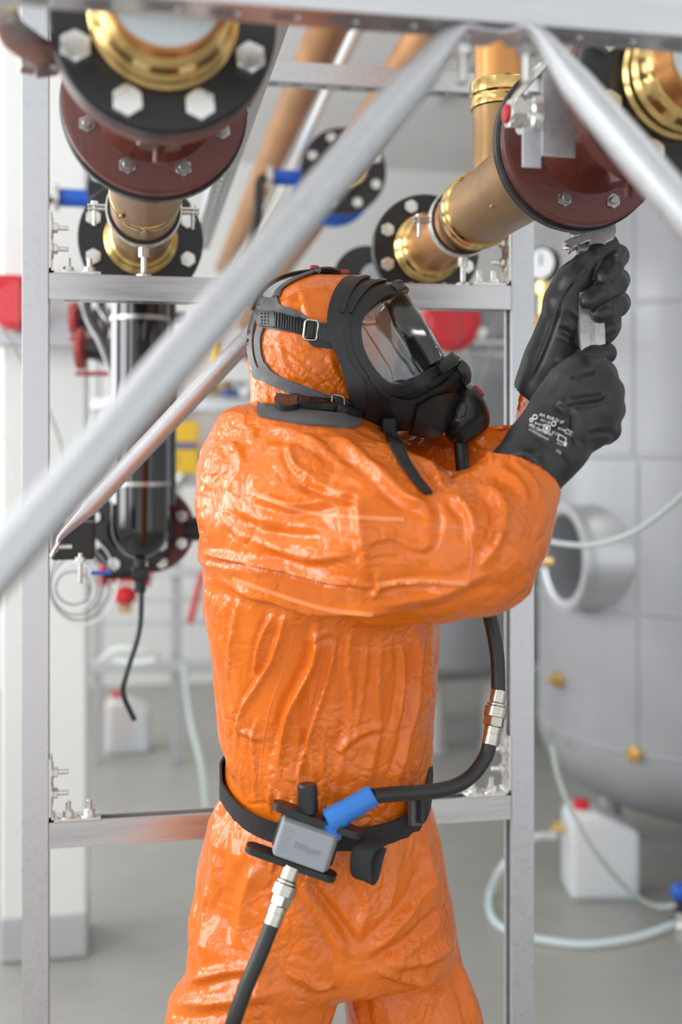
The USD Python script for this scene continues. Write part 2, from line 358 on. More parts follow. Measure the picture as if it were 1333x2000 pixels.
def valve(x, y0, y1, label, lever, z=ZP, RF=.110, RR=.003):
    t = thing('check_valve', label, 'valve', (x, y0, z - RF))
    part(t, 'front_flange', place(ring(.056, RF, 0, .020, 72, .003), (x, y0, z), (0, 1, 0)), 'black_paint', label='black front flange')
    bolts_on(t, x, y0, z, RF * .815, 8, (0, -1, 0), af=.0255, hh=.012)
    L = y1 - y0
    body = [(RF - .002, .0205), (RF, .022), (RF, .044), (RF - .002, .046), (RF - .016, .050), (.080, .075), (.066, L * .45), (.058, L * .62), (.060, L - .070), (.072, L - .050), (RF - .005, L - .043), (RF, L - .040), (RF, L - .022), (RF - .002, L - .0205)]
    b = run(body, x, y0, z)
    part(t, 'body', b, 'oxide_red', label='oxide red cast body', smooth=40)
    # boss and nub underneath, rib
    part(t, 'drain_boss', cat(place(rbox((0, 0, 0), (.040, .034, .030), .008), (x, y0 + L * .42, z - .066)), cyl((x, y0 + L * .42, z - .078), (x, y0 + L * .42, z - .102), .006, 16), lathe([(.03, -.05), (.022, -.085)], 24).apply_transform(trimesh.transformations.translation_matrix((x, y0 + L * .42, z)))), 'oxide_red')
    part(t, 'rear_flange', place(ring(.056, RF + RR, 0, .020, 72, .003), (x, y1 - .020, z), (0, 1, 0)), 'black_paint', label='black rear flange')
    bolts_on(t, x, y1 - .0435, z, RF * .78, 8, (0, -1, 0), af=.017, hh=.006, name='stud_nut', mat='zinc_dark', thread=.006)
    if lever:
        o = at(1058, 226, 1.30)
        pl = part(t, 'spindle_plate', cat(rbox(o + [-.004, .014, .004], (.005, .055, .105), .001), rbox(o + [.014, -.016, .0], (.040, .004, .100), .001), rbox(o + [-.016, -.012, -.040], (.022, .004, .045), .001), rbox(o + [.03, .0, -.01], (.06, .03, .03), .004)), 'galvanised', label='zinc spindle plate')
        q = o + [-.006, 0, 0]
        part(pl, 'gland', place(lathe([(.026, 0), (.026, .010), (.022, .013), (.022, .018), (.0, .018)], 32), q, (-1, 0, 0)), 'zinc')
        part(pl, 'hex_nut', place(hexhead(.030, .016), q + [-.018, 0, 0], (-1, 0, 0), (0, .3, 1)), 'zinc')
        part(t, 'spindle_cap', place(lathe([(.0105, 0), (.0105, .003), (.008, .005), (.0, .006)], 24), q + [-.034, 0, 0], (-1, 0, 0)), 'red_plastic', label='red spindle cap')
        lv = spline([q + [-.030, 0, -.012], q + [-.030, -.002, .010], q + [-.012, -.006, .034], q + [.010, -.012, .06], q + [.03, -.018, .095]], 24)
        part(t, 'lever', sweep(lv, .013, 12, squash=(.25, 1), side=np.array([1.0, 0, 0])), 'zinc', label='bent flat lever')
    return t
def brass_collar(parent, x, y, s, z=ZP, name='collar', R0=.056, mat='brass', scale=1.0):
    "stepped press collar; s = +1 opens towards +y"
    k = scale
    p = [(R0 * k, 0), (R0 * k + .010, .0), (R0 * k + .012, .003), (R0 * k + .012, .010), (R0 * k + .008, .014), (R0 * k + .008, .018), (R0 * k + .0105, .021), (R0 * k + .0105, .028), (R0 * k + .006, .033), (R0 * k + .004, .046), (R0 * k + .001, .050), (R0 * k - .002, .052)]
    part(parent, name, place(lathe(p, 64), (x, y, z), (0, s, 0)), mat, smooth=25)
def clamp(x, y, z, r, label, bottom):
    t = thing('pipe_clamp', label, 'pipe clamp', (x, y, bottom))
    part(t, 'rubber_liner', place(ring(r + .0005, r + .005, -.012, .012, 64), (x, y, z), (0, 1, 0)), 'dark_plastic', label='black rubber liner')
    part(t, 'band', place(ring(r + .005, r + .0075, -.009, .009, 64), (x, y, z), (0, 1, 0)), 'zinc')
    for s in (-1, 1):
        e = part(t, 'ear', cat(rbox((x + s * (r + .021), y, z + .003), (.030, .018, .003), .001), rbox((x + s * (r + .021), y, z - .003), (.030, .018, .003), .001)), 'zinc')
        part(e, 'ear_bolt', cat(place(hexhead(.010, .006), (x + s * (r + .025), y, z + .0045)), cyl((x + s * (r + .025), y, z + .004), (x + s * (r + .025), y, z - .030), .0032, 12)), 'zinc')
    part(t, 'stud', cat(cyl((x, y, z - r - .006), (x, y, bottom + .004), .0045, 14), place(hexhead(.015, .016), (x, y, z - r - .024)), place(lathe([(.0125, 0), (.0125, .003), (.010, .005), (.008, .006)], 24), (x, y, bottom + .0005))), 'zinc')
    return t
# left run
xl = .040
va = valve(xl, 1.068, 1.364, 'oxide red check valve at top left with black flange and four bright bolts', False, RF=.1045)
t = thing('copper_pipe', 'short copper pipe with gold collar in front of top left valve', 'pipe', (xl, 1.0, ZP - .07))
part(t, 'tube', place(ring(.048, .054, 0, .070, 64, .001), (xl, .996, ZP), (0, 1, 0)), 'copper')
part(t, 'end_cap', place(lathe([(.050, 0), (.050, .004), (.044, .006), (.0, .006)], 48), (xl, .994, ZP), (0, 1, 0)), 'white_plastic', label='pale plastic end cap')
brass_collar(t, xl, 1.0675, -1)
t = thing('bronze_pipe', 'bronze pipe between top left valve and the flange behind it', 'pipe', (xl, 1.6, ZP - .06))
part(t, 'tube', place(ring(.050, .0545, 0, 2.20 - 1.368, 64, .001), (xl, 1.368, ZP), (0, 1, 0)), 'bronze')
part(t, 'ridge', place(lathe([(.0545, 0), (.0565, .003), (.0565, .009), (.0545, .012), (.0545, .018), (.0565, .021), (.0565, .030), (.054, .033)], 64), (xl, 1.79, ZP), (0, 1, 0)), 'brass', label='shiny end ridges')
part(t, 'nub', lathe([(.005, 0), (.0045, .004), (.0, .006)], 14).apply_transform(trimesh.transformations.translation_matrix((xl - .036, 1.76, ZP - .047))), 'bronze')
brass_collar(t, xl, 2.199, -1)
clamp(xl, YF + .0205, ZP, .0548, 'rubber lined pipe clamp standing on cross rail, left', 1.8415)
flange('pipe_flange', 'black bolted flange behind left pipe above cross rail', xl, 2.20, .022, .117, True, .026)
# right run
xr = .584; xf = xr + .012
vb = valve(xr, 1.135, 1.420, 'oxide red check valve at top right with zinc lever plate', True, RF=.1095, RR=.0035)
t = thing('copper_pipe', 'short copper pipe with gold collar at top right edge', 'pipe', (xr, 1.1, ZP - .07))
part(t, 'tube', place(ring(.048, .054, 0, .084, 64, .001), (xr, 1.05, ZP), (0, 1, 0)), 'copper')
part(t, 'end_cap', place(lathe([(.050, 0), (.050, .004), (.044, .006), (.0, .006)], 48), (xr, 1.048, ZP), (0, 1, 0)), 'white_plastic', label='pale plastic end cap')
brass_collar(t, xr, 1.1345, -1)
t = thing('bronze_tee', 'bronze pipe tee behind top right valve', 'pipe tee', (xr, 1.7, ZP - .06))
rb = .0595
part(t, 'run', place(lathe([(rb - .004, 0), (rb, .004), (rb, .405), (rb - .002, .412), (rb - .006, .416)], 64), (xr, 1.424, ZP), (0, 1, 0)), 'bronze')
part(t, 'ridge', place(lathe([(rb, 0), (rb + .004, .003), (rb + .004, .011), (rb + .001, .014), (rb + .001, .020), (rb + .004, .023), (rb + .004, .034), (rb - .002, .037)], 64), (xr, 1.805, ZP), (0, 1, 0)), 'brass', label='shiny end ridges')
brass_collar(t, xr, 1.4245, 1, name='collar', R0=.058)
yt = 1.70; rt = .044
part(t, 'branch', place(lathe([(rt, 0), (rt, .11), (rt + .001, .115), (rt + .001, .128)], 64), (xr - .004, yt, ZP)), 'bronze', label='upright branch of the tee')
part(t, 'branch_collar', place(lathe([(rt, .0), (rt + .004, .002), (rt + .004, .012), (rt + .002, .015), (rt + .002, .019), (rt + .005, .022), (rt + .005, .040), (rt + .003, .043), (.039, .043)], 64), (xr - .004, yt, ZP + .128)), 'brass')
for q in ((xr - .045, 1.62, ZP - .040), (xr - .050, 1.76, ZP + .032)): part(t, 'nub', lathe([(.005, 0), (.0045, .004), (.0, .006)], 14).apply_transform(trimesh.transformations.translation_matrix(q)), 'bronze')
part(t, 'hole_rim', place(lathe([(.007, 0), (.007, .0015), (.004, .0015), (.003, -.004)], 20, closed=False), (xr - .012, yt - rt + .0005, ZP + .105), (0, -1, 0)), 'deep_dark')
single('copper_pipe', place(ring(.036, .0415, 0, CEIL - ZP - .165, 64, .001), (xr - .004, yt, ZP + .165)), 'copper', 'upright copper pipe rising from the bronze tee', 'pipe')
t = thing('copper_pipe', 'short copper pipe with gold collar left of the bronze tee', 'pipe', (xr, 2.0, ZP - .06))
part(t, 'tube', place(ring(.050, .0535, 0, 2.198 - 1.845, 64, .001), (xf, 1.845, ZP), (0, 1, 0)), 'copper')
brass_collar(t, xf, 2.197, -1)
clamp(xr + .003, YF + .0205, ZP, .0540, 'rubber lined pipe clamp standing on cross rail, right', 1.8415)
flange('pipe_flange', 'black bolted flange behind bronze tee at right end of cross rail', xf, 2.20, .022, .108, True, .024)
o = at(716, 545, 2.75)
t = thing('pipe_flange', 'plain black flange just above the mask straps, half hidden', 'pipe flange', o - UP * .09)
part(t, 'disc', place(lathe([(.03, 0), (.078, 0), (.08, .002), (.08, .02), (.03, .022)], 60), o, FW), 'black_paint')
part(t, 'pipe_end', place(lathe([(.03, -.03), (.034, -.028), (.034, .0)], 40), o + RT * .02, FW), 'tank_steel', label='pale grey pipe end')

# copper pipes running away under the ceiling, building grid
a1, b1 = at(662, 5, 2.95), at(438, 540, 7.3)
def slope(a, b): return (b - a) / np.linalg.norm(b - a)
b1[2] = a1[2]
single('copper_pipe', cyl(a1 - slope(a1, b1) * 1.2, b1, .054, 40), 'copper_old', 'brown copper pipe under ceiling, left of the pair', 'pipe')
single('white_conduit', cyl(a1 + [.085, 0, -.01] - slope(a1, b1) * .8, b1 + [.085, 0, -.01], .013, 20), 'white_plastic', 'thin white conduit beside the left ceiling pipe', 'conduit')
a2, f2 = at(862, 42, 2.27), at(672, 330, 3.49); f2[2] = a2[2]; d2 = slope(a2, f2)
t = thing('copper_pipe', 'brown copper pipe behind near brace ending in blue valve', 'pipe', a2)
part(t, 'tube', cyl(a2 - d2 * .9, f2 - d2 * .01, .054, 40), 'copper_old')
part(t, 'collar', place(lathe([(.054, -.05), (.062, -.045), (.066, -.02), (.070, -.002), (.070, 0)], 48), f2 - d2 * .012, d2), 'brass')
single('copper_pipe', cyl(f2 + d2 * .26, f2 + d2 * ((Y1 - f2[1]) / d2[1] + .01), .054, 40), 'copper_old', 'brown copper pipe running on behind the blue valve', 'pipe')
single('white_conduit', cyl(a2 + [-.10, 0, .13] - d2 * .6, f2 + [-.10, 0, .13] + d2 * 3, .012, 20), 'white_plastic', 'thin white conduit beside the right ceiling pipe', 'conduit')
def lever_valve(o, d, R, label, lever_to, flange_front=True):
    side = np.cross(d, UP); side /= np.linalg.norm(side); side = -side
    t = thing('lever_valve', label, 'valve', o)
    part(t, 'body', place(lathe([(R * .95, .024), (R * .97, .05), (R * .75, .07), (R * .7, .17), (R * .97, .2), (R * .97, .24)], 48), o, d), 'blue_paint', label='blue body')
    part(t, 'flange', place(ring(R * .42, R, 0, .022, 60, .002), o, d), 'black_paint', label='black flange')
    B = basis(d, side)
    for k in range(8):
        a = PI / 8 + k * PI / 4; q = o + R * .8 * (math.cos(a) * B[:, 0] + math.sin(a) * B[:, 1])
        part(t, 'hex_bolt', place(hexhead(.027, .012), q, -d), 'zinc')
    p0 = o + d * .12
    part(t, 'stem', cyl(p0 + side * R * .6, p0 + side * (R + .075), .024, 24), 'blue_paint')
    part(t, 'stem_plate', place(lathe([(.036, 0), (.036, .012)], 24), p0 + side * (R + .075), side), 'zinc')
    e = p0 + side * (R + .095)
    part(t, 'lever', sweep(spline([e, e + side * .02 + np.array([0, 0, -.02]), e + lever_to * .5, e + lever_to], 20), .014, 12, squash=(1, .5)), 'dark_plastic', label='black lever')
    return t
lever_valve(f2, d2, .131, 'blue lever valve with black flange hanging below ceiling', np.array([-.05, .02, -.26]))
o = at(250, 372, 3.0)
lever_valve(o, np.array([0, 1.0, 0]), .105, 'blue lever valve at far left behind the left flange', np.array([-.03, -.05, -.16]))
# ------------------------------------------------------------------ background left: black separator vessel
def zc(v, d): return EYE - (v - HOR) * d / FPX
o = at(274, 900, 2.42); vx, vy = o[0], o[1]; R = .0605
t = thing('air_separator', 'tall glossy black round-bottomed vessel hanging below left cross rail', 'vessel', (vx, vy, zc(1092, 2.42)))
zb, zt = zc(1092, 2.42), 1.93
prof = [(.0, zb)] + [(R * math.sin(a), zb + .07 * (1 - math.cos(a))) for a in np.linspace(.12, PI / 2, 10)] + [(R, zt - .03), (R * .8, zt)]
part(t, 'shell', place(lathe(prof, 56), (vx, vy, 0)), 'black_gloss')
for v in (618, 946):
    part(t, 'clamp_ring', place(lathe([(R, -.006), (R + .003, -.005), (R + .003, .005), (R, .006), (R - .004, 0)], 56), (vx, vy, zc(v, 2.36))), 'zinc_dark', label='thin clamp ring')
dv = part(t, 'drain_valve', cat(cyl((vx, vy, zb + .02), (vx, vy, zb - .070), .012, 16), rbox((vx, vy, zb - .03), (.034, .028, .028), .004), cyl((vx - .075, vy - .005, zb - .032), (vx, vy, zb - .032), .0075, 14)), 'black_paint', label='black drain valve')
part(dv, 'lever', rbox((vx - .08, vy - .01, zb - .026), (.045, .012, .008), .003), 'blue_paint', label='blue lever')
s = spline([(vx + .003, vy - .004, zb - .065), (vx - .002, vy - .01, zc(1230, 2.42)), (vx - .028, vy - .02, zc(1310, 2.42)), (vx - .035, vy - .02, zc(1350, 2.42)), (vx - .012, vy - .02, zc(1402, 2.42))], 40)
single('cable', sweep(s, .0055, 10), 'dark_plastic', 'dark cable hanging from the drain of the black vessel', 'cable')
o2 = at(322, 760, 2.62)
single('black_pipe', cyl((o2[0], o2[1], 1.43), (o2[0], o2[1], 1.95), .026, 28), 'black_gloss', 'slim black pipe just behind the vessel', 'pipe')
# valve behind the vessel's foot
o = at(262, 1036, 2.62)
t = thing('butterfly_valve', 'black and brown flanged valve behind foot of black vessel', 'valve', o)
part(t, 'flange', place(ring(.05, .100, 0, .03, 60, .003), o - RT * .012, FW), 'black_paint', label='black flange')
part(t, 'rear_flange', place(ring(.05, .100, .03, .07, 60, .003), o + RT * .03, FW), 'oxide_red', label='brown rear flange')
for a in np.arange(8) * PI / 4 + .39:
    q = o - RT * .012 + .082 * (math.cos(a) * RT + math.sin(a) * UP); part(t, 'hex_bolt', place(hexhead(.026, .012), q, -FW), 'zinc')
for a in (-.39, .39, -1.18):
    q = o + RT * .03 + .082 * (math.cos(a) * RT + math.sin(a) * UP) + FW * .029; part(t, 'hex_bolt', place(hexhead(.024, .012), q, -FW), 'zinc')
part(t, 'outlet', cyl(o + RT * .11 + FW * .05, o + RT * .24 + FW * .05, .028, 28), 'black_paint')
b = at(150, 1060, 2.35)
t = thing('mounting_bracket', 'black box section bracket bolted to left post', 'bracket', b)
part(t, 'arm', rbox(at(143, 1055, 2.1), (.075, .05, .068), .004), 'black_paint')
part(t, 'upright', rbox(at(172, 1035, 2.4), (.030, .04, .105), .004), 'black_paint')
part(t, 'screw', cat(place(hexhead(.016, .008), at(157, 1088, 2.05), -UP), cyl(at(157, 1080, 2.05), at(157, 1140, 2.05), .004, 12)), 'zinc')
# coiled thin cables under bracket
for k in range(5):
    a0 = rng.uniform(0, 1); c0 = at(140 + 6 * k, 1150 - 4 * k, 2.5 + .03 * k)
    pts = [c0 + (.036 + .008 * k) * (math.cos(a) * RT * 1.1 + math.sin(a) * UP * (1.0 + .12 * k)) + FW * .02 * math.sin(a * .5 + k) for a in np.linspace(a0, a0 + 2 * PI, 24, endpoint=False)]
    single('cable_loop', sweep(spline(pts + [pts[0]], 60), .0024, 8), ('wire_grey', 'white_plastic', 'grey_plastic')[k % 3], ['outermost', 'second', 'middle', 'fourth', 'innermost'][4 - k] + ' loop of thin cable hanging under the black bracket', 'cable')
# flange bundle behind vessel, left: black pipes and red handled valves
def stub_valve(u, v, d, label, r=.05, l=.17):
    o = at(u, v, d); t = thing('shutoff_valve', label, 'valve', o - UP * r)
    part(t, 'disc', place(lathe([(r * .4, 0), (r, .006), (r, .022), (r * .5, .03)], 36), o, RT), 'red_dull', label='dull red disc')
    part(t, 'pipe_stub', place(lathe([(.028, 0), (.028, l * .6), (.033, l * .6), (.033, l), (.018, l), (.018, l + .12)], 28), o + RT * .03, RT), 'black_paint', label='black pipe stub')
    part(t, 'handle', rbox(o + RT * .05 - UP * (r + .012), (.10, .02, .012), .004), 'red_dull'); part(t, 'mount', cyl(o + RT * .012, o + RT * .005 + FW * .40, .016, 16), 'black_paint')
    return t
stub_valve(148, 682, 3.15, 'dull red shutoff valve on the lower black stub beside white column', .055, .16)
stub_valve(136, 622, 3.22, 'dark red shutoff valve on the upper black stub beside white column', .045, .18)
for k, (u0, v0, u1, v1) in enumerate([(172, 600, 226, 735), (200, 590, 246, 680), (206, 650, 236, 800)]):
    single('black_hose', sweep(spline([at(u0 - 4, v0 - 30, 2.95 + .05 * k), at(u0, v0 + 15, 2.9 + .05 * k), at((u0 + u1) / 2, (v0 + v1) / 2, 2.85), at(u1, v1, 2.75)], 30), .013, 14), 'black_gloss', ['left', 'middle', 'lowest'][k] + ' black hose sloping down to the black vessel', 'hose')
def round_box(u, v, d, r, label, t_=.10):
    o = at(u, v, d); t = thing('actuator', label, 'valve actuator', o - UP * r)
    part(t, 'cover', place(lathe([(r * .9, 0), (r, .02), (r, t_ - .02), (r * .88, t_)], 40), o, FW), 'red_plastic')
    part(t, 'hood', rbox(o + FW * (t_ / 2) + UP * (r * .62), (r * 2.0, t_ * .9, r * 1.1), .02), 'red_plastic'); part(t, 'rib', rbox(o - FW * .004 + RT * r * .2, (r * .16, .02, r * 1.7), .004), 'red_dull')
    part(t, 'cover_face', place(lathe([(r * .72, -.012), (r * .80, -.004), (r * .80, .01)], 40), o, FW), 'red_plastic')
    part(t, 'base', rbox(o + FW * .12 - UP * (r * .3), (r * 1.1, .10, r * 1.5), .01), 'white_plastic')
    part(t, 'gland', cyl(o + RT * r * .9 - UP * r * .3 - FW * .0, o + RT * (r * 1.15) - UP * r * .45, .02, 16), 'white_plastic')
    return t
round_box(28, 594, 3.30, .075, 'bright red round actuator on the wall bracket behind left post')
round_box(884, 628, 4.1, .105, 'bright red round actuator between the mask and right post')
t = thing('wall_bracket', 'pale grey bracket arm crossing white column behind left post', 'bracket', at(70, 660, 3.4))
part(t, 'arm', rbox(at(70, 650, 3.42), (.36, .06, .085), .006), 'galvanised')
single('cable', sweep(spline([at(5, 640, 3.3), at(40, 700, 3.3), at(90, 790, 3.32), at(128, 900, 3.36), at(135, 1000, 3.4)], 40), .003, 8), 'wire_grey', 'thin grey cable sagging across white column', 'cable')
single('cable', sweep(spline([at(-20, 800, 3.3), at(20, 900, 3.3), at(40, 1020, 3.34), at(22, 1110, 3.34), at(42, 1190, 3.36)], 40), .0025, 8), 'white_plastic', 'thin pale cable left of left post', 'cable')

# ------------------------------------------------------------------ instrument rack at the back
dR = 5.6
t = thing('instrument_rack', 'galvanised strut rack at the back with yellow boxes and hoses', 'rack', at(345, 1345, dR))
def rbar(u0, v0, u1, v1, d, w=.05, name='rail', mat='galvanised', n=t):
    a, b = at(u0, v0, d), at(u1, v1, d); c = (a + b) / 2; L = np.linalg.norm(b - a); z = (b - a) / L
    m = rbox((0, 0, 0), (w, w * .8, L), .004); return part(n, name, place(m, c, z, FW if abs(z @ FW) < .9 else UP), mat)
for v in (662, 790, 1118, 1300): rbar(165, v, 760, v, dR, .075 if v in (790, 1300) else .05)
rbar(165, 1215, 760, 1215, dR + .1, .03); rbar(165, 1170, 420, 1170, dR + .05, .02)
for u in (190, 344, 470): 
    a = at(u, 600, dR + .1); part(t, 'upright', rbox((a[0], a[1], 1.05), (.05, .05, 2.1), .004), 'galvanised')
part(t, 'stay', cyl(at(500, 760, dR + .05), at(330, 960, dR + .05), .02, 16), 'galvanised')
o = at(360, 874, dR - .06)
c = thing('control_box', 'yellow control box with blue stripe on the back rack', 'box', o - UP * .13)
part(c, 'case', rbox(o + FW * .03, (.13, .07, .25), .01), 'yellow_plastic')
part(c, 'stripe', rbox(o - FW * .012 + UP * .01, (.125, .012, .028), .003), 'blue_label', label='dark blue stripe')
part(c, 'knob', place(lathe([(.022, 0), (.022, .012), (.018, .016)], 24), o - FW * .008 - UP * .06 - RT * .05, -FW), 'yellow_plastic')
w = at(360, 860, dR + .16)
single('panel', rbox(w, (.62, .02, .46), .004), 'white_plastic', 'white mounting panel behind the yellow control box', 'panel')
for k, (u, v, ww, hh, mt, lab) in enumerate([(437, 752, .10, .10, 'tan_paint', 'tan fitting on rack shelf left of hood'), (470, 690, .08, .09, 'tan_paint', 'tan bracket fitting above rack shelf beside hood'), (405, 760, .07, .06, 'tan_paint', 'ochre fitting at left on rack shelf'),
        (452, 768, .13, .03, 'blue_label', 'dark blue flat box on rack shelf'), (478, 766, .05, .05, 'white_plastic', 'small white tub on rack shelf'), (470, 722, .22, .12, 'white_plastic', 'cream box standing on rack shelf'), (420, 685, .05, .10, 'yellow_plastic', 'small yellow cylinder on upper rack rail'), (483, 690, .06, .06, 'red_dull', 'small red cap on upper rack rail')]):
    o = at(u, v, dR - .03 - .015 * k)
    m = rbox(o, (ww, .08, hh), .012) if k % 3 else place(lathe([(ww / 2 * .8, -hh / 2), (ww / 2, -hh / 2 + .01), (ww / 2, hh / 2 - .02), (ww / 3, hh / 2)], 24), o)
    single('fitting', m, mt, lab, 'fitting')
# far drain with red cross valve
o = at(245, 1128, 4.6)
t = thing('red_valve', 'red cross-shaped valve behind foot of the black vessel', 'valve', o - UP * .12)
part(t, 'body', cat(place(lathe([(.05, -.10), (.062, -.085), (.04, -.06), (.04, .06), (.062, .085), (.05, .10)], 32), o + UP * .02, RT), place(lathe([(.03, 0), (.045, .02), (.045, .05), (.02, .07)], 24), o - UP * .105)), 'red_plastic')
part(t, 'nut', place(hexhead(.04, .03), o - UP * .14), 'brass'); part(t, 'feed_pipe', cyl(o + FW * .02, o + FW * 1.12 + UP * .03, .016, 16), 'galvanised')
single('red_tube', cyl(at(395, 1120, 5.55), at(371, 1217, 5.55), .015, 12), 'red_plastic', 'short red tube slanting behind the worker\'s back', 'tube')
single('clear_tube', sweep(spline([at(360, 1300, 5.3), at(372, 1400, 5.2), at(395, 1500, 5.0), at(405, 1590, 4.9)], 30), .014, 12), 'pale_tube', 'pale translucent tube hanging behind left end of lower rail', 'tube')
single('white_hose', sweep(spline([at(195, 1290, 5.3), at(230, 1268, 5.25), at(280, 1272, 5.25), at(310, 1285, 5.3), at(270, 1295, 5.35), at(225, 1292, 5.4)], 50), .012, 10), 'white_plastic', 'coil of white hose lying on lowest rack rail', 'hose')

# ------------------------------------------------------------------ jerrycans
def jerrycan(u, v, d, label, yaw, wd=.245, hh=.30, dp=.19, tap=None):
    o = at(u, v, d); o[2] = 0; t = thing('jerrycan', label, 'jerrycan', o)
    X = np.array([math.cos(yaw), math.sin(yaw), 0]); Y = np.array([-math.sin(yaw), math.cos(yaw), 0])
    prof = Polygon([(-wd / 2, .0), (wd / 2, 0), (wd / 2, hh * .78), (-wd * .08, hh), (-wd * .42, hh), (-wd / 2, hh * .92)]).buffer(-.025).buffer(.025, quad_segs=6)
    m = extrude(prof, dp - .03); cs = [solid(m).translate((0, 0, -dp / 2 + .015))]
    sm = extrude(prof.buffer(-.02), dp); cs.append(solid(sm).translate((0, 0, -dp / 2)))
    hull = manifold3d.Manifold.batch_hull(cs)
    hole = solid(extrude(LineString([(-wd * .0, hh * .83), (wd * .28, hh * .74)]).buffer(.016), .4)).translate((0, 0, -.2))
    b = tri(hull); b.vertices = b.vertices[:, [0]] * X + b.vertices[:, [2]] * Y + b.vertices[:, [1]] * UP + o
    part(t, 'body', b, 'milky_plastic', smooth=40)
    cp = o + X * (-wd * .27) + UP * hh
    part(t, 'cap', place(lathe([(.028, -.006), (.028, .022), (.024, .027)], 28), cp), 'red_plastic', label='red screw cap')
    if tap is not None:
        q = o - X * wd / 2 + UP * (hh * .74); part(t, 'tap', cat(cyl(q + X * .01, q - X * .055, .012, 14), rbox(q - X * .03 + UP * .015, (.03, .012, .03), .004)), 'brass', label='brass tap')
    return t
jerrycan(1172, 1752, 4.04, 'white jerrycan with red cap under the big tank, right', -YAW, wd=.24, dp=.17, tap=1)
jerrycan(251, 1462, 5.95, 'small white jerrycan far back at left below the rack', -YAW + .1, .22, .275, .18, tap=1)

# ------------------------------------------------------------------ big tank
ta = at(1394, 1000, 4.38); tx, ty = ta[0], ta[1]; R = .655; zs = .505
t = thing('storage_tank', 'large pale grey steel tank with open manhole at right', 'tank', (tx, ty, .0))
dome_p = [(0.0, zs - .33)] + [(R * math.sin(a), zs - .33 * math.cos(a)) for a in np.linspace(.08, PI / 2, 16)]
seams = []
prof = dome_p[:]
zs_list = [zs, zc(1225, 3.7), zc(905, 3.7), zc(585, 3.65)]
for z in zs_list: prof += [(R, z + .001), (R, z + .012), (R + .004, z + .016), (R + .005, z + .022), (R + .004, z + .028), (R, z + .032)]
prof += [(R, 2.5), (R * .93, 2.68), (R * .7, 2.82), (R * .3, 2.88)]
cdir = -np.array([tx, ty, 0]); cdir /= np.linalg.norm(cdir); tang = np.array([-cdir[1], cdir[0], 0])
def on_tank(u):                                               # direction from the axis whose surface point shows at column u
    best = None
    for a in np.linspace(-1.6, 1.6, 400):
        n = cdir * math.cos(a) + tang * math.sin(a); uu = pix(np.array([tx, ty, 1.5]) + n * R)[0]
        if best is None or abs(uu - u) < best[0]: best = (abs(uu - u), n)
    return best[1]
for u, z0, z1 in ((1246, zs_list[0], zs_list[1]), (1246, zs_list[1], zs_list[2]), (1238, zs_list[2], zs_list[3]), (1238, zs_list[3], 2.5)):
    n = on_tank(u); p = np.array([tx, ty, 0]) + n * (R - .002)
    part(t, 'weld_seam', rbox(p + [0, 0, (z0 + z1) / 2 + .015], (.014, .014, z1 - z0 - .03), .005), 'tank_steel')
for k in range(3):
    a = k * 2 * PI / 3 + 2.3; q = np.array([tx + .42 * math.cos(a), ty + .42 * math.sin(a), 0])
    part(t, 'leg', cat(cyl(q + [0, 0, .01], q + [0, 0, zs - .10], .045, 24), cyl(q, q + [0, 0, .012], .09, 24)), 'tank_steel')
# manhole
n = on_tank(1150); ax = n * .62 - RT * .78; ax[2] = 0; ax /= np.linalg.norm(ax)
mo = np.array([tx, ty, 0]) + n * (R - .06); mo[2] = zc(1096, 3.88)
bore = solid(place(lathe([(.147, 0), (.147, .30)], 64), mo + ax * .14, -ax))
part(t, 'shell', tri(solid(place(lathe(prof, 120), (tx, ty, 0))) - bore), 'tank_steel', smooth=30)
mh = part(t, 'manhole', place(lathe([(.165, .0), (.195, .0), (.195, .075), (.168, .16), (.185, .165), (.190, .180), (.188, .200), (.165, .202), (.150, .195), (.146, .17), (.146, .0), (.165, .0)], 64, closed=False), mo - ax * .05, ax), 'galvanised', label='short open manhole neck')
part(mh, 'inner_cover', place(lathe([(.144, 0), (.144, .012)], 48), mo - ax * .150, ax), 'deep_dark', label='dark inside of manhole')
part(mh, 'clamp_bolt', cyl(at(1058, 1098, 3.6), at(1080, 1098, 3.6), .016, 16), 'brass')
for k, (u, v) in enumerate(((1095, 1388), (1243, 1505))):
    n = on_tank(u); p = np.array([tx, ty, zc(v, 3.68)]) + n * R
    part(t, 'fitting', cat(place(hexhead(.05, .03), p - n * .004, n), cyl(p + n * .02, p + n * .05, .014, 16)), 'brass', label='brass fitting')
for u in (1078, 1110):
    n = on_tank(u); p = np.array([tx, ty, zs + .02]) + n * (R + .003); part(t, 'lug', rbox(p, (.03, .03, .035), .004), 'zinc')
# pressure gauge between the post and hand
o = at(1062, 516, 3.4)
t = thing('pressure_gauge', 'round white dial gauge on brass pipe between right post and glove', 'gauge', o - UP * .18)
ax = -FW * .75 - RT * .66; ax /= np.linalg.norm(ax)
part(t, 'case', place(lathe([(.042, -.02), (.050, -.015), (.050, .012), (.046, .016), (.044, .012), (.0, .012)], 40, closed=False), o, ax), 'dark_plastic', label='dark case')
part(t, 'dial', place(lathe([(.0445, .0118), (.0445, .0135)], 36), o, ax), 'dial_white', label='white dial')
part(t, 'pointer', rbox(o + ax * .015 + UP * .012, (.004, .004, .035), .001), 'dark_plastic')
part(t, 'stem', cat(cyl(o - UP * .045, o - UP * .16, .012, 16), place(hexhead(.035, .03), o - UP * .085), place(lathe([(.02, 0), (.024, .01), (.024, .04), (.02, .05)], 20), o - UP * .19 - RT * .05, RT), cyl(o - UP * .165 - RT * .06, o - UP * .165 + RT * .07, .016, 16)), 'brass', label='brass fittings')
n = on_tank(1120); q = o - UP * .165 + RT * .05; p = np.array([tx, ty, q[2]]) + n * (R - .01)
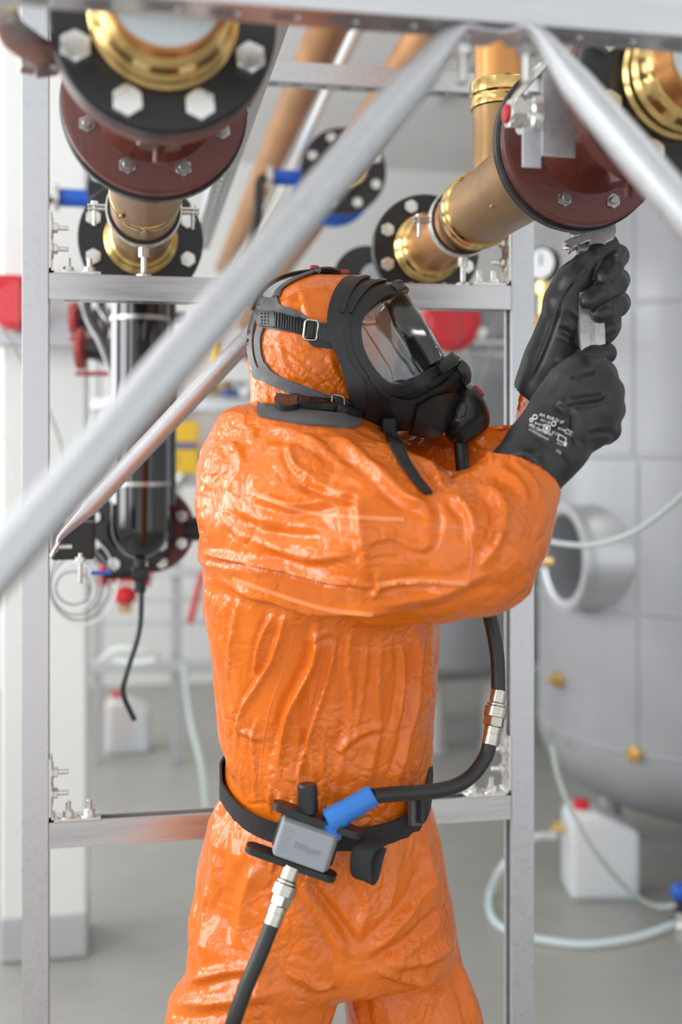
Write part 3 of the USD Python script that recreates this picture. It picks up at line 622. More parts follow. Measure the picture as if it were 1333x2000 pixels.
part(t, 'feed_pipe', sweep(spline([q, q + FW * .10, p + n * .08, p], 30), .011, 14), 'brass', label='brass feed pipe')
# second tank, far behind the worker
ub = at(905, 1000, 6.3); R2 = .34
t = thing('buffer_tank', 'dull grey tank in the shade behind the worker\'s back', 'tank', (ub[0], ub[1], 0))
bx, by = ub[0] - .12, ub[1]; R2 = .55; zb2 = zc(1345, 5.9)
part(t, 'shell', place(lathe([(0, zb2)] + [(R2 * math.sin(a), zb2 + .14 * (1 - math.cos(a))) for a in np.linspace(.1, PI / 2, 12)] + [(R2, 1.93), (R2 * .8, 2.03), (R2 * .3, 2.08)], 72), (bx, by, 0)), 'tank_steel', label='grey shell')
for dx, dy in ((-.14, -.3), (.20, -.3), (.03, .35)):
    q = np.array([bx + dx, by + dy, 0]); part(t, 'leg', cat(cyl(q + [0, 0, .01], q + [0, 0, zb2 + .07], .062, 24), cyl(q, q + [0, 0, .012], .08, 24)), 'white_plastic', label='pale round leg')
o = at(966, 640, 4.3)
t = thing('terminal_box', 'dark grey junction box under cross rail beside red actuator', 'box', o - UP * .1)
part(t, 'case', rbox(o + UP * .03, (.13, .09, .14), .008), 'grey_plastic'); part(t, 'tray', rbox(o - UP * .075 - RT * .02, (.17, .10, .02), .004), 'grey_plastic')
single('cable', sweep(spline([at(916, 690, 4.05), at(922, 740, 4.05), at(925, 800, 4.1), at(905, 900, 4.2)], 30), .007, 8), 'wire_grey', 'grey cable hanging under red actuator', 'cable')
single('cable', sweep(spline([at(968, 620, 4.05), at(958, 690, 4.05), at(940, 760, 4.1), at(934, 860, 4.2)], 30), .005, 8), 'wire_grey', 'pale thin cable hanging from dark junction box', 'cable')
# hoses on the floor
def floor_at(u, v, lift=.012):
    d = FPX * (EYE - lift) / (v - HOR); return at(u, v, d)
hp = [at(1085, 1632, 4.0), at(1040, 1638, 3.95), at(990, 1680, 3.85)] + [floor_at(u, v) for u, v in ((958, 1745), (962, 1792), (1000, 1822), (1070, 1838), (1150, 1845), (1240, 1832), (1310, 1808))] + [at(1334, 1795, 3.85)]
hp[2] = at(985, 1690, 3.9)
single('white_hose', sweep(spline(hp, 120), .0125, 12), 'milky_plastic', 'white hose looping over the floor from jerrycan tap to right edge', 'hose')
hp = [at(1078, 1455, 3.62), at(1092, 1520, 3.6), at(1120, 1590, 3.58), at(1165, 1665, 3.6), at(1225, 1735, 3.7), at(1275, 1768, 3.75), at(1318, 1768, 3.75), at(1340, 1755, 3.75)]
single('clear_tube', sweep(spline(hp, 80), .0075, 10), 'pale_tube', 'thin clear tube passing in front of right jerrycan', 'tube')
o = at(1334, 1742, 3.76)
t = thing('drain_tap', 'blue handled drain tap at right edge near the floor', 'tap', (o[0], o[1], 0))
part(t, 'handle', rbox(o, (.075, .05, .055), .02), 'blue_paint', label='blue handle'); part(t, 'neck', cyl(o - UP * .025, o - UP * .06, .03, 20), 'dark_plastic')
part(t, 'body', cat(cyl(o - UP * .05, (o[0], o[1], .0), .022, 20), cyl((o[0], o[1], 0), (o[0], o[1], .012), .05, 20)), 'zinc')
hp = [at(1050, 1052, 3.0), at(1100, 1062, 2.9), at(1160, 1064, 2.8), at(1230, 1043, 2.7), at(1290, 1005, 2.6), at(1350, 950, 2.5), at(1420, 860, 2.4)]
single('clear_tube', sweep(spline(hp, 60), .0072, 10), 'pale_tube', 'pale green tube sagging across the tank manhole', 'tube')
# ------------------------------------------------------------------ signed distance modelling (grid axes: RT, FW, UP)
pbr('suit_orange', (.86, .175, .012), .24, 0, var=.06, vscale=5, coat_weight=.35, coat_roughness=.12, subsurface_weight=0.0, rvar=.05)
pbr('seam_orange', (.90, .30, .10), .3, 0)
pbr('rubber_black', (.020, .020, .021), .40, 0, var=.25, vscale=18, bump=.06, bscale=260, rvar=.08)
pbr('rubber_grey', (.105, .105, .11), .46)
pbr('mask_black', (.015, .015, .015), .36, 0, bump=.05, bscale=400)
pbr('webbing', (.018, .018, .020), .65, 0, bump=.3, bscale=900)
pbr('skin', (.62, .34, .22), .5, subsurface_weight=.15, subsurface_scale=.01)
pbr('chrome', (.86, .86, .87), .30, .85, rvar=.06, vscale=40)
pbr('nickel', (.58, .54, .47), .20, 1.0)
pbr('print_white', (.78, .78, .78), .6)
pbr('blue_sleeve', (.03, .20, .62), .38)
pbr('hose_black', (.024, .022, .022), .42)
M['visor_glass'] = usdkit.material(stage, '/World/Looks/visor_glass', {'f': ('fresnel', {'IOR': 1.5}), 'fm': ('math', {'math_type': 'multiply_add', 'value2': .9, 'value3': .05}), 't': ('transparent_bsdf', {'color': (.86, .87, .88)}), 'g': ('glossy_bsdf', {'color': (1, 1, 1), 'roughness': .03}),
    'm': ('mix_closure', {})}, [('f.fac', 'fm.value1'), ('fm.value', 'm.fac'), ('t.BSDF', 'm.closure1'), ('g.BSDF', 'm.closure2')], surface='m.closure')
def suit_material():
    "coated fabric: fine creases as relief over the modelled folds"
    n = {'p': ('principled_bsdf', {'base_color': (.80, .170, .010), 'roughness': .19, 'specular_ior_level': .55}),
         'g': ('geometry', {}), 'w': ('noise_texture', {'scale': 9.0, 'detail': 3.0}), 'ws': ('vector_math', {'math_type': 'scale', 'scale': .10}), 'wa': ('vector_math', {'math_type': 'add'}),
         'v': ('voronoi_texture', {'scale': 34.0, 'feature': 'distance_to_edge'}), 'v2': ('voronoi_texture', {'scale': 75.0, 'feature': 'distance_to_edge'}),
         'c1': ('map_range', {'from_min': 0, 'from_max': .22, 'to_min': 0, 'to_max': 1, 'clamp': True}), 'c2': ('map_range', {'from_min': 0, 'from_max': .25, 'to_min': 0, 'to_max': .35, 'clamp': True}),
         'nz': ('noise_texture', {'scale': 38.0, 'detail': 5.0, 'roughness': .6, 'distortion': .6}), 'a1': ('math', {'math_type': 'add'}), 'a2': ('math', {'math_type': 'multiply_add', 'value2': 2.2}),
         'b': ('bump', {'strength': .6, 'distance': .0024})}
    n['mk'] = ('noise_texture', {'scale': 11.0, 'detail': 2.0}); n['mr'] = ('map_range', {'from_min': .42, 'from_max': .62, 'to_min': .25, 'to_max': 1.0, 'clamp': True}); n['mm'] = ('math', {'math_type': 'multiply'})
    l = [('g.position', 'mk.vector'), ('mk.fac', 'mr.value'), ('mr.result', 'mm.value1'), ('g.position', 'w.vector'), ('w.color', 'ws.vector1'), ('g.position', 'wa.vector1'), ('ws.vector', 'wa.vector2'), ('wa.vector', 'v.vector'), ('wa.vector', 'v2.vector'), ('wa.vector', 'nz.vector'),
         ('v.distance', 'c1.value'), ('v2.distance', 'c2.value'), ('c1.result', 'a1.value1'), ('c2.result', 'a1.value2'), ('nz.fac', 'a2.value1'), ('a1.value', 'a2.value3'), ('a2.value', 'mm.value2'), ('mm.value', 'b.height'), ('b.normal', 'p.normal')]
    M['suit'] = usdkit.material(stage, '/World/Looks/suit', n, l, surface='p.BSDF')
suit_material()
def relax(m, n, lam=.5, mu=-.51):
    from scipy import sparse
    f = m.faces; e = np.vstack([f[:, [0, 1]], f[:, [1, 2]], f[:, [2, 0]]]); e = np.vstack([e, e[:, ::-1]]); k = len(m.vertices)
    A = sparse.coo_matrix((np.ones(len(e)), (e[:, 0], e[:, 1])), shape=(k, k)).tocsr(); A.data[:] = 1; dg = np.asarray(A.sum(1)).ravel(); ok = dg > 2
    V = np.array(m.vertices)
    for i in range(n):
        for w in (lam, mu):
            L = A @ V / np.maximum(dg, 1)[:, None] - V; L[~ok] = 0; V = V + w * L
    m.vertices = V
class Field:
    def __init__(s, lo, hi, h):
        s.lo, s.h = np.asarray(lo, float), h; s.n = np.ceil((np.asarray(hi, float) - s.lo) / h).astype(int) + 1
        s.F = np.full(s.n, .08, np.float32)
        s.ax = [(s.lo[k] + h * np.arange(s.n[k])).astype(np.float32) for k in range(3)]
    def sub(s, lo, hi):
        a = np.clip(((np.asarray(lo) - s.lo) / s.h).astype(int) - 1, 0, s.n); b = np.clip(((np.asarray(hi) - s.lo) / s.h).astype(int) + 2, 0, s.n)
        sl = tuple(slice(i, j) for i, j in zip(a, b))
        return sl, np.meshgrid(*[x[q] for x, q in zip(s.ax, sl)], indexing='ij', sparse=True)
    def add(s, sl, f, k, cut=False):
        F = s.F[sl]
        if cut: s.F[sl] = np.maximum(F, -f); return
        if k <= 0: s.F[sl] = np.minimum(F, f); return
        q = np.maximum(k - np.abs(F - f), 0) / k
        s.F[sl] = np.minimum(F, f) - q * q * k * .25
    def chain(s, pts, k=.01, flat=None, cut=False):
        "round cones through (u, v, d, r)"
        p = np.array([(*loc(at(u, v, d)), r) for u, v, d, r in pts])
        for a, b in zip(p[:-1], p[1:]):
            rm = max(a[3], b[3]) + .05
            sl, (X, Y, Z) = s.sub(np.minimum(a[:3], b[:3]) - rm, np.maximum(a[:3], b[:3]) + rm)
            if 0 in [q.stop - q.start for q in sl]: continue
            v = b[:3] - a[:3]; L2 = v @ v + 1e-12
            t = np.clip(((X - a[0]) * v[0] + (Y - a[1]) * v[1] + (Z - a[2]) * v[2]) / L2, 0, 1)
            d = np.sqrt((X - a[0] - t * v[0]) ** 2 + (Y - a[1] - t * v[1]) ** 2 + (Z - a[2] - t * v[2]) ** 2) - (a[3] + t * (b[3] - a[3]))
            s.add(sl, d.astype(np.float32), k, cut)
    def stack(s, rows, k=.02, e=2.4, round_top=.03):
        "rows of (v, uL, uR, d, half depth), top to bottom"
        R = np.array([(EYE - (v - HOR) * d / FPX, ((a + b) / 2 - 666.5) * d / FPX, (b - a) / 2 * d / FPX, d, q) for v, a, b, d, q in rows])[::-1]
        z0, z1 = R[0, 0], R[-1, 0]
        sl, (X, Y, Z) = s.sub((s.lo[0], s.lo[1], z0 - .05), (s.lo[0] + s.n[0] * s.h, s.lo[1] + s.n[1] * s.h, z1 + .05))
        zz = s.ax[2][sl[2]]; I = [np.interp(zz, R[:, 0], R[:, c])[None, None] for c in range(1, 5)]
        q = (np.abs((X - I[0]) / I[1]) ** e + np.abs((Y - I[2]) / I[3]) ** e) ** (1 / e)
        f = (q - 1) * np.minimum(I[1], I[3])
        cap = np.maximum(z0 - zz, zz - z1)[None, None] + round_top
        f = np.minimum(np.maximum(f + round_top, cap), 0) + np.sqrt(np.maximum(f + round_top, 0) ** 2 + np.maximum(cap, 0) ** 2) - round_top
        s.add(sl, f.astype(np.float32), k)
    def cut(s, o, n, r):
        "cuts off what lies beyond the plane through o with normal n, within r of o"
        o, n = np.asarray(o, float), np.asarray(n, float) / np.linalg.norm(n); o, n = loc(o), loc(n)
        sl, (X, Y, Z) = s.sub(o - r, o + r)
        f = (X - o[0]) * n[0] + (Y - o[1]) * n[1] + (Z - o[2]) * n[2]; far = np.sqrt((X - o[0]) ** 2 + (Y - o[1]) ** 2 + (Z - o[2]) ** 2) - r
        s.F[sl] = np.where(far < 0, np.maximum(s.F[sl], f), s.F[sl]).astype(np.float32)
    def mesh(s, smooth=6):
        F = s.F; S = F < 0
        c = np.zeros(tuple(np.array(F.shape) - 1), np.int8)
        for o in np.ndindex(2, 2, 2): c += S[tuple(slice(i, i + F.shape[k] - 1) for k, i in enumerate(o))]
        cells = np.argwhere((c > 0) & (c < 8)); idx = np.full(c.shape, -1, np.int64); idx[tuple(cells.T)] = np.arange(len(cells))
        acc = np.zeros((len(cells), 3)); cnt = np.zeros(len(cells))
        corners = list(np.ndindex(2, 2, 2))
        val = {o: F[tuple((cells + o).T)].astype(float) for o in corners}
        for o in corners:
            for k in range(3):
                if o[k] == 0:
                    o2 = tuple(x + (i == k) for i, x in enumerate(o)); a, b = val[o], val[o2]; m = (a < 0) != (b < 0)
                    t = np.where(m, a / np.where(m, a - b, 1), 0); p = np.tile(np.array(o, float), (len(cells), 1)); p[:, k] = t
                    acc[m] += p[m]; cnt[m] += 1
        V = (cells + acc / cnt[:, None]) * s.h + s.lo
        quads = []
        for k in range(3):
            sl = [slice(1, -1)] * 3; sl[k] = slice(0, -1); A = F[tuple(sl)]; sl2 = list(sl); sl2[k] = slice(1, None); B = F[tuple(sl2)]
            m = np.argwhere((A < 0) != (B < 0)); off = np.ones(3, int); off[k] = 0; e = m + off
            flip = A[tuple(m.T)] < 0; i, j = [x for x in range(3) if x != k]
            di, dj = np.eye(3, dtype=int)[i], np.eye(3, dtype=int)[j]
            q = np.stack([idx[tuple((e - di - dj).T)], idx[tuple((e - dj).T)], idx[tuple(e.T)], idx[tuple((e - di).T)]], 1)
            if k == 1: flip = ~flip
            q[~flip] = q[~flip][:, ::-1]; quads.append(q)
        q = np.vstack(quads); f = np.vstack([q[:, [0, 1, 2]], q[:, [0, 2, 3]]])
        W = V[:, [0]] * RT + V[:, [1]] * FW + V[:, [2]] * UP
        m = trimesh.Trimesh(W, f, process=False)
        if m.volume < 0: m.invert()
        if smooth: relax(m, smooth)
        return m
def loc(p): return np.array([p @ RT, p @ FW, p[2]])
def normals(m):
    v, f, n = meshkit.arrays(m, True); return n
class Surf:
    "nearest camera-side surface of a mesh, looked up by pixel"
    def __init__(s, m, box=None):
        u, v, d = pix(m.vertices); n = normals(m); view = m.vertices - EYEP; view /= np.linalg.norm(view, axis=1, keepdims=True)
        s.face = -(n * view).sum(1); s.u, s.v, s.d = u, v, d
        b = 6.0; key = (np.floor(u / b).astype(int) + 4000) * 10000 + np.floor(v / b).astype(int) + 4000
        un, inv = np.unique(key, return_inverse=True); mn = np.full(len(un), 1e9); np.minimum.at(mn, inv, d)
        s.front = (s.face > .05) & (d < mn[inv] + .02)
        k = s.front if box is None else s.front & (u > box[0]) & (v > box[1]) & (u < box[2]) & (v < box[3])
        s.D = LinearNDInterpolator(np.stack([u[k], v[k]], 1), np.column_stack([d[k], n[k]])); s.tree = cKDTree(np.stack([u[k], v[k]], 1)); s.val = np.column_stack([d[k], n[k]])
    def hit(s, uv):
        uv = np.asarray(uv, float); r = s.D(uv); bad = np.isnan(r[:, 0])
        if bad.any(): r[bad] = s.val[s.tree.query(uv[bad])[1]]
        return at(uv[:, 0], uv[:, 1], r[:, 0]), r[:, 1:] / np.linalg.norm(r[:, 1:], axis=1, keepdims=True)
def tri2d(poly, step):
    "dense triangulation of a 2D polygon: points, triangles, ordered boundary loops"
    poly = poly.simplify(.05); rings = [poly.exterior, *poly.interiors]; P, loops = [], []
    for r in rings:
        n = max(8, int(r.length / step)); q = np.array([r.interpolate(t, normalized=True).coords[0] for t in np.arange(n) / n])
        loops.append(np.arange(len(P), len(P) + n)); P += list(q)
    x0, y0, x1, y1 = poly.bounds; gx, gy = np.meshgrid(np.arange(x0, x1, step), np.arange(y0, y1, step)); gx = gx + (np.arange(gx.shape[0]) % 2)[:, None] * step / 2
    g = np.stack([gx.ravel(), gy.ravel()], 1); inn = poly.buffer(-step * .55)
    if not inn.is_empty: P += list(g[shapely.contains_xy(inn, g[:, 0], g[:, 1])])
    P = np.array(P); from_ = __import__('scipy.spatial', fromlist=['Delaunay']).Delaunay(P).simplices
    c = P[from_].mean(1); T = from_[shapely.contains_xy(poly, c[:, 0], c[:, 1])]
    a = np.cross(P[T[:, 1]] - P[T[:, 0]], P[T[:, 2]] - P[T[:, 0]]); T = T[np.abs(a) > 1e-6]; a = a[np.abs(a) > 1e-6]; T[a < 0] = T[a < 0][:, ::-1]
    return P, T, loops
def slab(A, B, T, loops):
    "closed solid between two sheets with the same triangles"
    n = len(A); f = [T, T[:, ::-1] + n]
    ed = np.vstack([T[:, [0, 1]], T[:, [1, 2]], T[:, [2, 0]]]); key = {tuple(e) for e in ed}
    bd = np.array([e for e in map(tuple, ed) if (e[1], e[0]) not in key])
    f += [np.stack([bd[:, 1], bd[:, 0], bd[:, 0] + n], 1), np.stack([bd[:, 1], bd[:, 0] + n, bd[:, 1] + n], 1)]
    m = trimesh.Trimesh(np.vstack([A, B]), np.vstack(f), process=False)
    if m.volume < 0: m.invert()
    return m
def decal(poly, surf, off0, off1, step=5.0):
    "raised piece that hugs a surface, its outline given in picture points"
    P, T, L = tri2d(poly if isinstance(poly, Polygon) else Polygon(poly), step); q, n = surf.hit(P)
    return slab(q + n * off1, q + n * off0, T, L)
def band(pts, w, n=40):
    return LineString(spline(pts, n)).buffer(w / 2, cap_style=2, join_style=1)

# ------------------------------------------------------------------ the worker's overall
B = Field((-.32, 1.18, -.01), (.36, 1.92, 1.88), .0034)
DB = 1.60
B.stack([(799, 430, 690, 1.60, .165), (850, 420, 770, 1.60, .195), (900, 405, 815, 1.60, .215), (960, 396, 845, 1.60, .22), (1000, 391, 852, 1.60, .22), (1060, 386, 858, 1.60, .21), (1088, 384, 860, 1.60, .205), (1102, 395, 861, 1.60, .20), (1200, 400, 862, 1.60, .19), (1300, 414, 862, 1.60, .178), (1400, 424, 859, 1.60, .168),
         (1480, 435, 852, 1.60, .162), (1535, 433, 842, 1.60, .158), (1562, 420, 846, 1.60, .165), (1600, 402, 858, 1.60, .172), (1700, 382, 874, 1.60, .178), (1800, 373, 895, 1.60, .172), (1870, 380, 895, 1.60, .15)], k=0, e=2.3, round_top=.022)
B.stack([(1740, 385, 700, 1.55, .10), (1800, 372, 700, 1.545, .115), (1880, 368, 690, 1.54, .118), (1915, 350, 676, 1.54, .115), (1950, 326, 664, 1.535, .115), (2000, 314, 652, 1.53, .112), (2080, 312, 620, 1.53, .105), (2250, 330, 590, 1.54, .095), (2600, 340, 560, 1.56, .085), (2850, 345, 545, 1.58, .08), (3030, 350, 540, 1.60, .075)], k=.02, e=2.2)
B.stack([(1760, 640, 885, 1.66, .10), (1820, 640, 897, 1.66, .115), (1880, 650, 906, 1.655, .115), (1940, 664, 924, 1.65, .115), (2000, 673, 946, 1.65, .112), (2100, 690, 960, 1.65, .10), (2250, 705, 960, 1.66, .095), (2600, 740, 940, 1.67, .08), (2860, 745, 925, 1.68, .075), (2990, 748, 920, 1.68, .07)], k=.02, e=2.2)
B.chain([(470, 905, 1.58, .050), (520, 940, 1.52, .095), (640, 1015, 1.445, .112), (770, 1050, 1.385, .102), (880, 1068, 1.36, .083), (935, 1062, 1.355, .079), (978, 1018, 1.365, .055), (1000, 968, 1.385, .0505), (1034, 895, 1.408, .0500)], k=.035)
B.chain([(690, 905, 1.74, .085), (790, 915, 1.74, .075), (870, 895, 1.70, .064), (950, 850, 1.65, .053), (1010, 802, 1.605, .046), (1038, 785, 1.59, .045)], k=.025)
B.chain([(612, 655, 1.60, .081), (598, 705, 1.60, .079), (597, 760, 1.60, .072), (600, 840, 1.60, .080)], k=.015)
B.chain([(625, 650, 1.60, .079), (690, 655, 1.60, .080), (700, 740, 1.60, .068)], k=.02)
B.chain([(640, 720, 1.60, .080), (690, 790, 1.60, .062)], k=.02)
sl, (X, Y, Z) = B.sub((-.05, 1.4, 1.585), (.25, 1.8, 1.88))
zc_ = Z - (EYE + (HOR - 690) * 1.6 / FPX)
fr = np.minimum(X - ((742 - 666.5) * 1.6 / FPX - .10 * zc_), Z - 1.592)
B.F[sl] = np.maximum(B.F[sl], fr.astype(np.float32))
ca, cb = at(985, 1000, 1.372), at(1030, 892, 1.408)
B.cut(at(1017, 930, 1.398), cb - ca, .085)
suit = B.mesh(4)
# folds: strokes over the camera side, then crumpled relief everywhere
def crease(p, s, seed, stretch=(1, 1, 1)):
    q = np.stack([p @ RT, p @ FW, p @ UP], 1) * np.asarray(stretch) / s
    q = q + .55 * np.stack([meshkit.noise(q * .7 + 11.3 * k, seed + 31 + k) for k in range(3)], 1)
    return np.abs(2 * meshkit.noise(q, seed) - 1)
def facets(p, s, seed, stretch=(1, 1, 1), warp=.35):
    "crumpled sheet: flat facets that meet in sharp creases, 0..1"
    q = np.stack([p @ RT, p @ FW, p @ UP], 1) * np.asarray(stretch) / s
    q = q + warp * (np.stack([meshkit.noise(q * .6 + 7.1 * k, seed + 51 + k) for k in range(3)], 1) - .5) * 2
    lo, hi = np.floor(q.min(0)) - 1, np.ceil(q.max(0)) + 1
    g = np.random.default_rng(seed); n = (hi - lo).astype(int); seeds = np.stack(np.meshgrid(*[np.arange(k) for k in n], indexing='ij'), -1).reshape(-1, 3) + lo + g.uniform(0, 1, (int(n.prod()), 3))
    d, _ = cKDTree(seeds).query(q, k=2)
    return np.clip((d[:, 1] ** 2 - d[:, 0] ** 2) * .75, 0, 1)
def fold(m, strokes):
    u, v, d = pix(m.vertices); S = Surf(m); f = np.clip((S.face - .02) / .25, 0, 1) * S.front
    dist = np.zeros(len(u))
    for pts, w, amp in strokes:
        line = spline(pts, max(12, 6 * len(pts))); lo, hi = line.min(0) - 4 * w, line.max(0) + 4 * w
        k = np.where((u > lo[0]) & (u < hi[0]) & (v > lo[1]) & (v < hi[1]) & (f > 0))[0]
        if not len(k): continue
        P = np.stack([u[k], v[k]], 1); a, b = line[:-1], line[1:]; ab = b - a
        t = np.clip(((P[:, None] - a) * ab).sum(-1) / np.maximum((ab ** 2).sum(-1), 1e-9), 0, 1)
        off = P[:, None] - a - t[..., None] * ab; dd = np.linalg.norm(off, axis=-1); j = dd.argmin(1); r = dd[np.arange(len(k)), j]
        s = np.sign(ab[j, 0] * (P[:, 1] - a[j, 1]) - ab[j, 1] * (P[:, 0] - a[j, 0]))       # + below a stroke drawn rightwards
        along = (j + t[np.arange(len(k)), j]) / len(a); fade = np.clip(np.minimum(along, 1 - along) * 5, 0, 1)
        x = r / w
        prof = .62 * np.exp(-1.7 * x) + .5 * np.exp(-x * x) - .55 * np.exp(-((x * s - 1.5) / .8) ** 2) if amp > 0 else -(np.exp(-x * x) - .4 * np.exp(-((x - 1.6) / .9) ** 2))
        dist[k] += abs(amp) * prof * fade * f[k]
    return dist
R_ = lambda *p: list(p)
strokes = [
 # cape edge over the back and the sleeve's lower fold
 (R_((384, 1082), (450, 1090), (540, 1108), (640, 1130), (735, 1150)), 9, .010), (R_((400, 1120), (500, 1160), (600, 1185), (700, 1195), (830, 1190)), 16, .008),
 (R_((480, 960), (560, 985), (640, 975), (690, 950)), 11, .007), (R_((560, 930), (640, 965), (700, 975)), 9, -.006), (R_((700, 960), (705, 1040), (720, 1110)), 12, .006), (R_((690, 1070), (760, 1050), (830, 1070), (850, 1010)), 10, .005),
 (R_((440, 850), (470, 905), (440, 960)), 14, .006), (R_((560, 860), (575, 905), (620, 930)), 10, .005), (R_((620, 840), (700, 880), (790, 960), (850, 985)), 14, .008), (R_((520, 830), (600, 850), (680, 905)), 12, .006),
 (R_((840, 965), (855, 1010), (840, 1060)), 12, -.006), (R_((880, 950), (920, 1000), (930, 1060)), 12, .008), (R_((930, 920), (985, 985), (975, 1060), (930, 1120)), 13, .008), (R_((965, 905), (1010, 930), (1040, 980)), 9, .006), (R_((1000, 895), (1045, 930), (1062, 975)), 8, .005),
 (R_((730, 1150), (800, 1140), (910, 1140)), 8, .005), (R_((735, 1110), (740, 1150), (725, 1170)), 7, .005), (R_((500, 1060), (600, 1085), (700, 1080)), 12, .006), (R_((430, 1000), (520, 1040), (640, 1050)), 14, -.006), (R_((720, 1180), (840, 1170), (960, 1120)), 15, .006),
 # body below the arm: hanging folds towards the belt
 (R_((620, 1215), (610, 1300), (560, 1400), (540, 1510)), 10.5, 0.0112), (R_((690, 1215), (680, 1300), (690, 1400), (655, 1540)), 9.9, 0.0104), (R_((750, 1215), (740, 1330), (745, 1430), (720, 1545)), 8.7, 0.0080), (R_((810, 1215), (820, 1330), (800, 1450), (775, 1540)), 9.3, 0.0088),
 (R_((560, 1190), (530, 1290), (470, 1390), (455, 1500)), 9.9, 0.0088), (R_((470, 1150), (450, 1240), (440, 1330)), 8.7, 0.0056), (R_((600, 1330), (590, 1420), (600, 1545)), 7.4, -0.0048), (R_((500, 1400), (490, 1460), (500, 1545)), 6.2, 0.0040), (R_((640, 1400), (630, 1480), (635, 1560)), 5.6, 0.0040), (R_((845, 1240), (850, 1340), (835, 1440)), 7.4, 0.0048),
(R_((660, 1230), (640, 1330), (600, 1450), (580, 1530)), 7, .006), (R_((720, 1225), (715, 1320), (700, 1420), (690, 1500)), 7, .006), (R_((530, 1200), (505, 1260), (490, 1340)), 8, .006), (R_((780, 1240), (790, 1330), (775, 1440)), 7, .006), (R_((440, 1380), (470, 1430), (520, 1450)), 7, .005), (R_((650, 1480), (700, 1440), (760, 1420)), 7, .004), (R_((590, 1260), (640, 1240), (690, 1260)), 7, .004),
 # hips and legs
 (R_((430, 1560), (415, 1650), (420, 1760)), 14, .007), (R_((500, 1690), (470, 1760), (460, 1860)), 15, .007), (R_((600, 1720), (660, 1800), (700, 1860)), 12, -.008), (R_((585, 1715), (640, 1800), (680, 1880)), 13, .007), (R_((860, 1690), (800, 1790), (715, 1870)), 12, .008), (R_((880, 1760), (800, 1840), (720, 1880)), 11, -.007),
 (R_((760, 1890), (830, 1880), (905, 1840)), 10, .007), (R_((730, 1895), (800, 1920), (880, 1930)), 11, .006), (R_((350, 1925), (430, 1900), (520, 1890)), 14, .008), (R_((330, 1960), (420, 1960), (560, 1935)), 13, .007), (R_((560, 1900), (620, 1930), (655, 1920)), 12, .007), (R_((780, 1640), (775, 1720), (760, 1790)), 11, .006), (R_((830, 1620), (845, 1700), (840, 1780)), 12, .006), (R_((700, 1700), (720, 1770), (700, 1840)), 12, .006), (R_((400, 1700), (395, 1800), (385, 1880)), 14, .006), (R_((900, 1880), (920, 1940), (930, 2000)), 12, .006),
 # far sleeve
 (R_((810, 860), (850, 900), (870, 945)), 9, .006), (R_((920, 850), (950, 880), (960, 900)), 8, .005), (R_((960, 800), (990, 830), (1010, 850)), 8, .006), (R_((985, 765), (1010, 785), (1050, 790)), 7, .005), (R_((840, 850), (880, 880), (890, 930)), 8, -.005),
 # hood
 (R_((600, 700), (640, 750), (660, 770)), 8, .004), (R_((560, 690), (600, 730), (640, 770)), 8, .005), (R_((540, 660), (560, 720), (600, 745)), 8, .004), (R_((590, 560), (600, 610), (620, 640)), 8, .004), (R_((540, 600), (580, 570), (640, 560)), 8, .004), (R_((510, 740), (520, 770), (515, 800)), 7, .004), (R_((640, 690), (655, 730), (680, 760)), 7, .004), (R_((560, 770), (590, 790), (640, 790)), 7, .004),
]
for k in range(16):                                            # gathers at the belt's elastic
    u = 445 + k * 25.5 + rng.uniform(-5, 5); dip = 105 * (1 - ((u - 640) / 205) ** 2)
    strokes.append((R_((u + rng.uniform(-8, 8), 1462 + dip), (u, 1510 + dip), (u + rng.uniform(-4, 4), 1560 + dip)), 6.5, .0042))
    strokes.append((R_((u + 8, 1545 + dip), (u + 10, 1585 + dip), (u + 10 + rng.uniform(-12, 12), 1640 + dip)), 6.5, .0036))
strokes = [(p, w * rng.uniform(.75, 1.15), a * (rng.uniform(.45, 1.0) if 1180 < p[0][1] < 1460 else rng.uniform(.8, 1.1))) for p, w, a in strokes]
V = suit.vertices; N = normals(suit)
disp = fold(suit, strokes)
uu, vv, dd_ = pix(V)
head = np.clip((845 - vv) / 40, 0, 1) * (uu < 760) * (V[:, 2] > 1.5)
lower = np.clip((vv - 1180) / 80, 0, 1)
c1 = facets(V, .085, 3, (.8, 1, 1.1)) * (1 - lower) + facets(V, .085, 3, (1.3, 1.3, .55)) * lower
c2 = facets(V, .040, 9, (1, 1, 1)) * (1 - lower) + facets(V, .040, 9, (1.3, 1.3, .6)) * lower; c3 = crease(V, .05, 21)
und = meshkit.noise(np.stack([V @ RT, V @ FW, V @ UP], 1) / .11, 77)
amt = .12 + 1.0 * np.clip((meshkit.noise(np.stack([V @ RT, V @ FW, V @ UP], 1) / .085, 5) - .42) * 3.0, 0, 1) * (1 - .45 * lower)   # some areas lie flat, others are crumpled
c4 = facets(V, .021, 19, (1, 1, 1), .5)
disp += (1 - .62 * head) * (.0085 * (c1 - .42) + amt * .0044 * (c2 - .42) + amt * .0017 * (c4 - .42) + .0012 * (c3 - .45) + .010 * (und - .5)) - .002
hit_, hn_ = Surf(suit).hit([(437, 1522), (600, 1640), (838, 1548)])
bn_ = np.cross(hit_[1] - hit_[0], hit_[2] - hit_[0]); bn_ /= np.linalg.norm(bn_)
nearb = np.clip(1.8 - np.abs((V - hit_[1]) @ bn_) / .018, 0, 1) * (V[:, 2] < 1.2)
disp = disp * (1 - nearb) - .006 * nearb
suit.vertices = V + N * disp[:, None]
SS = Surf(suit)

person = thing('person', 'person in a glossy orange hooded protective overall reaching up with a wrench', 'person', (*at(640, 875, 1.6)[:2], 0))
part(person, 'overall', suit, 'suit', label='glossy crumpled orange overall with hood', smooth=True)
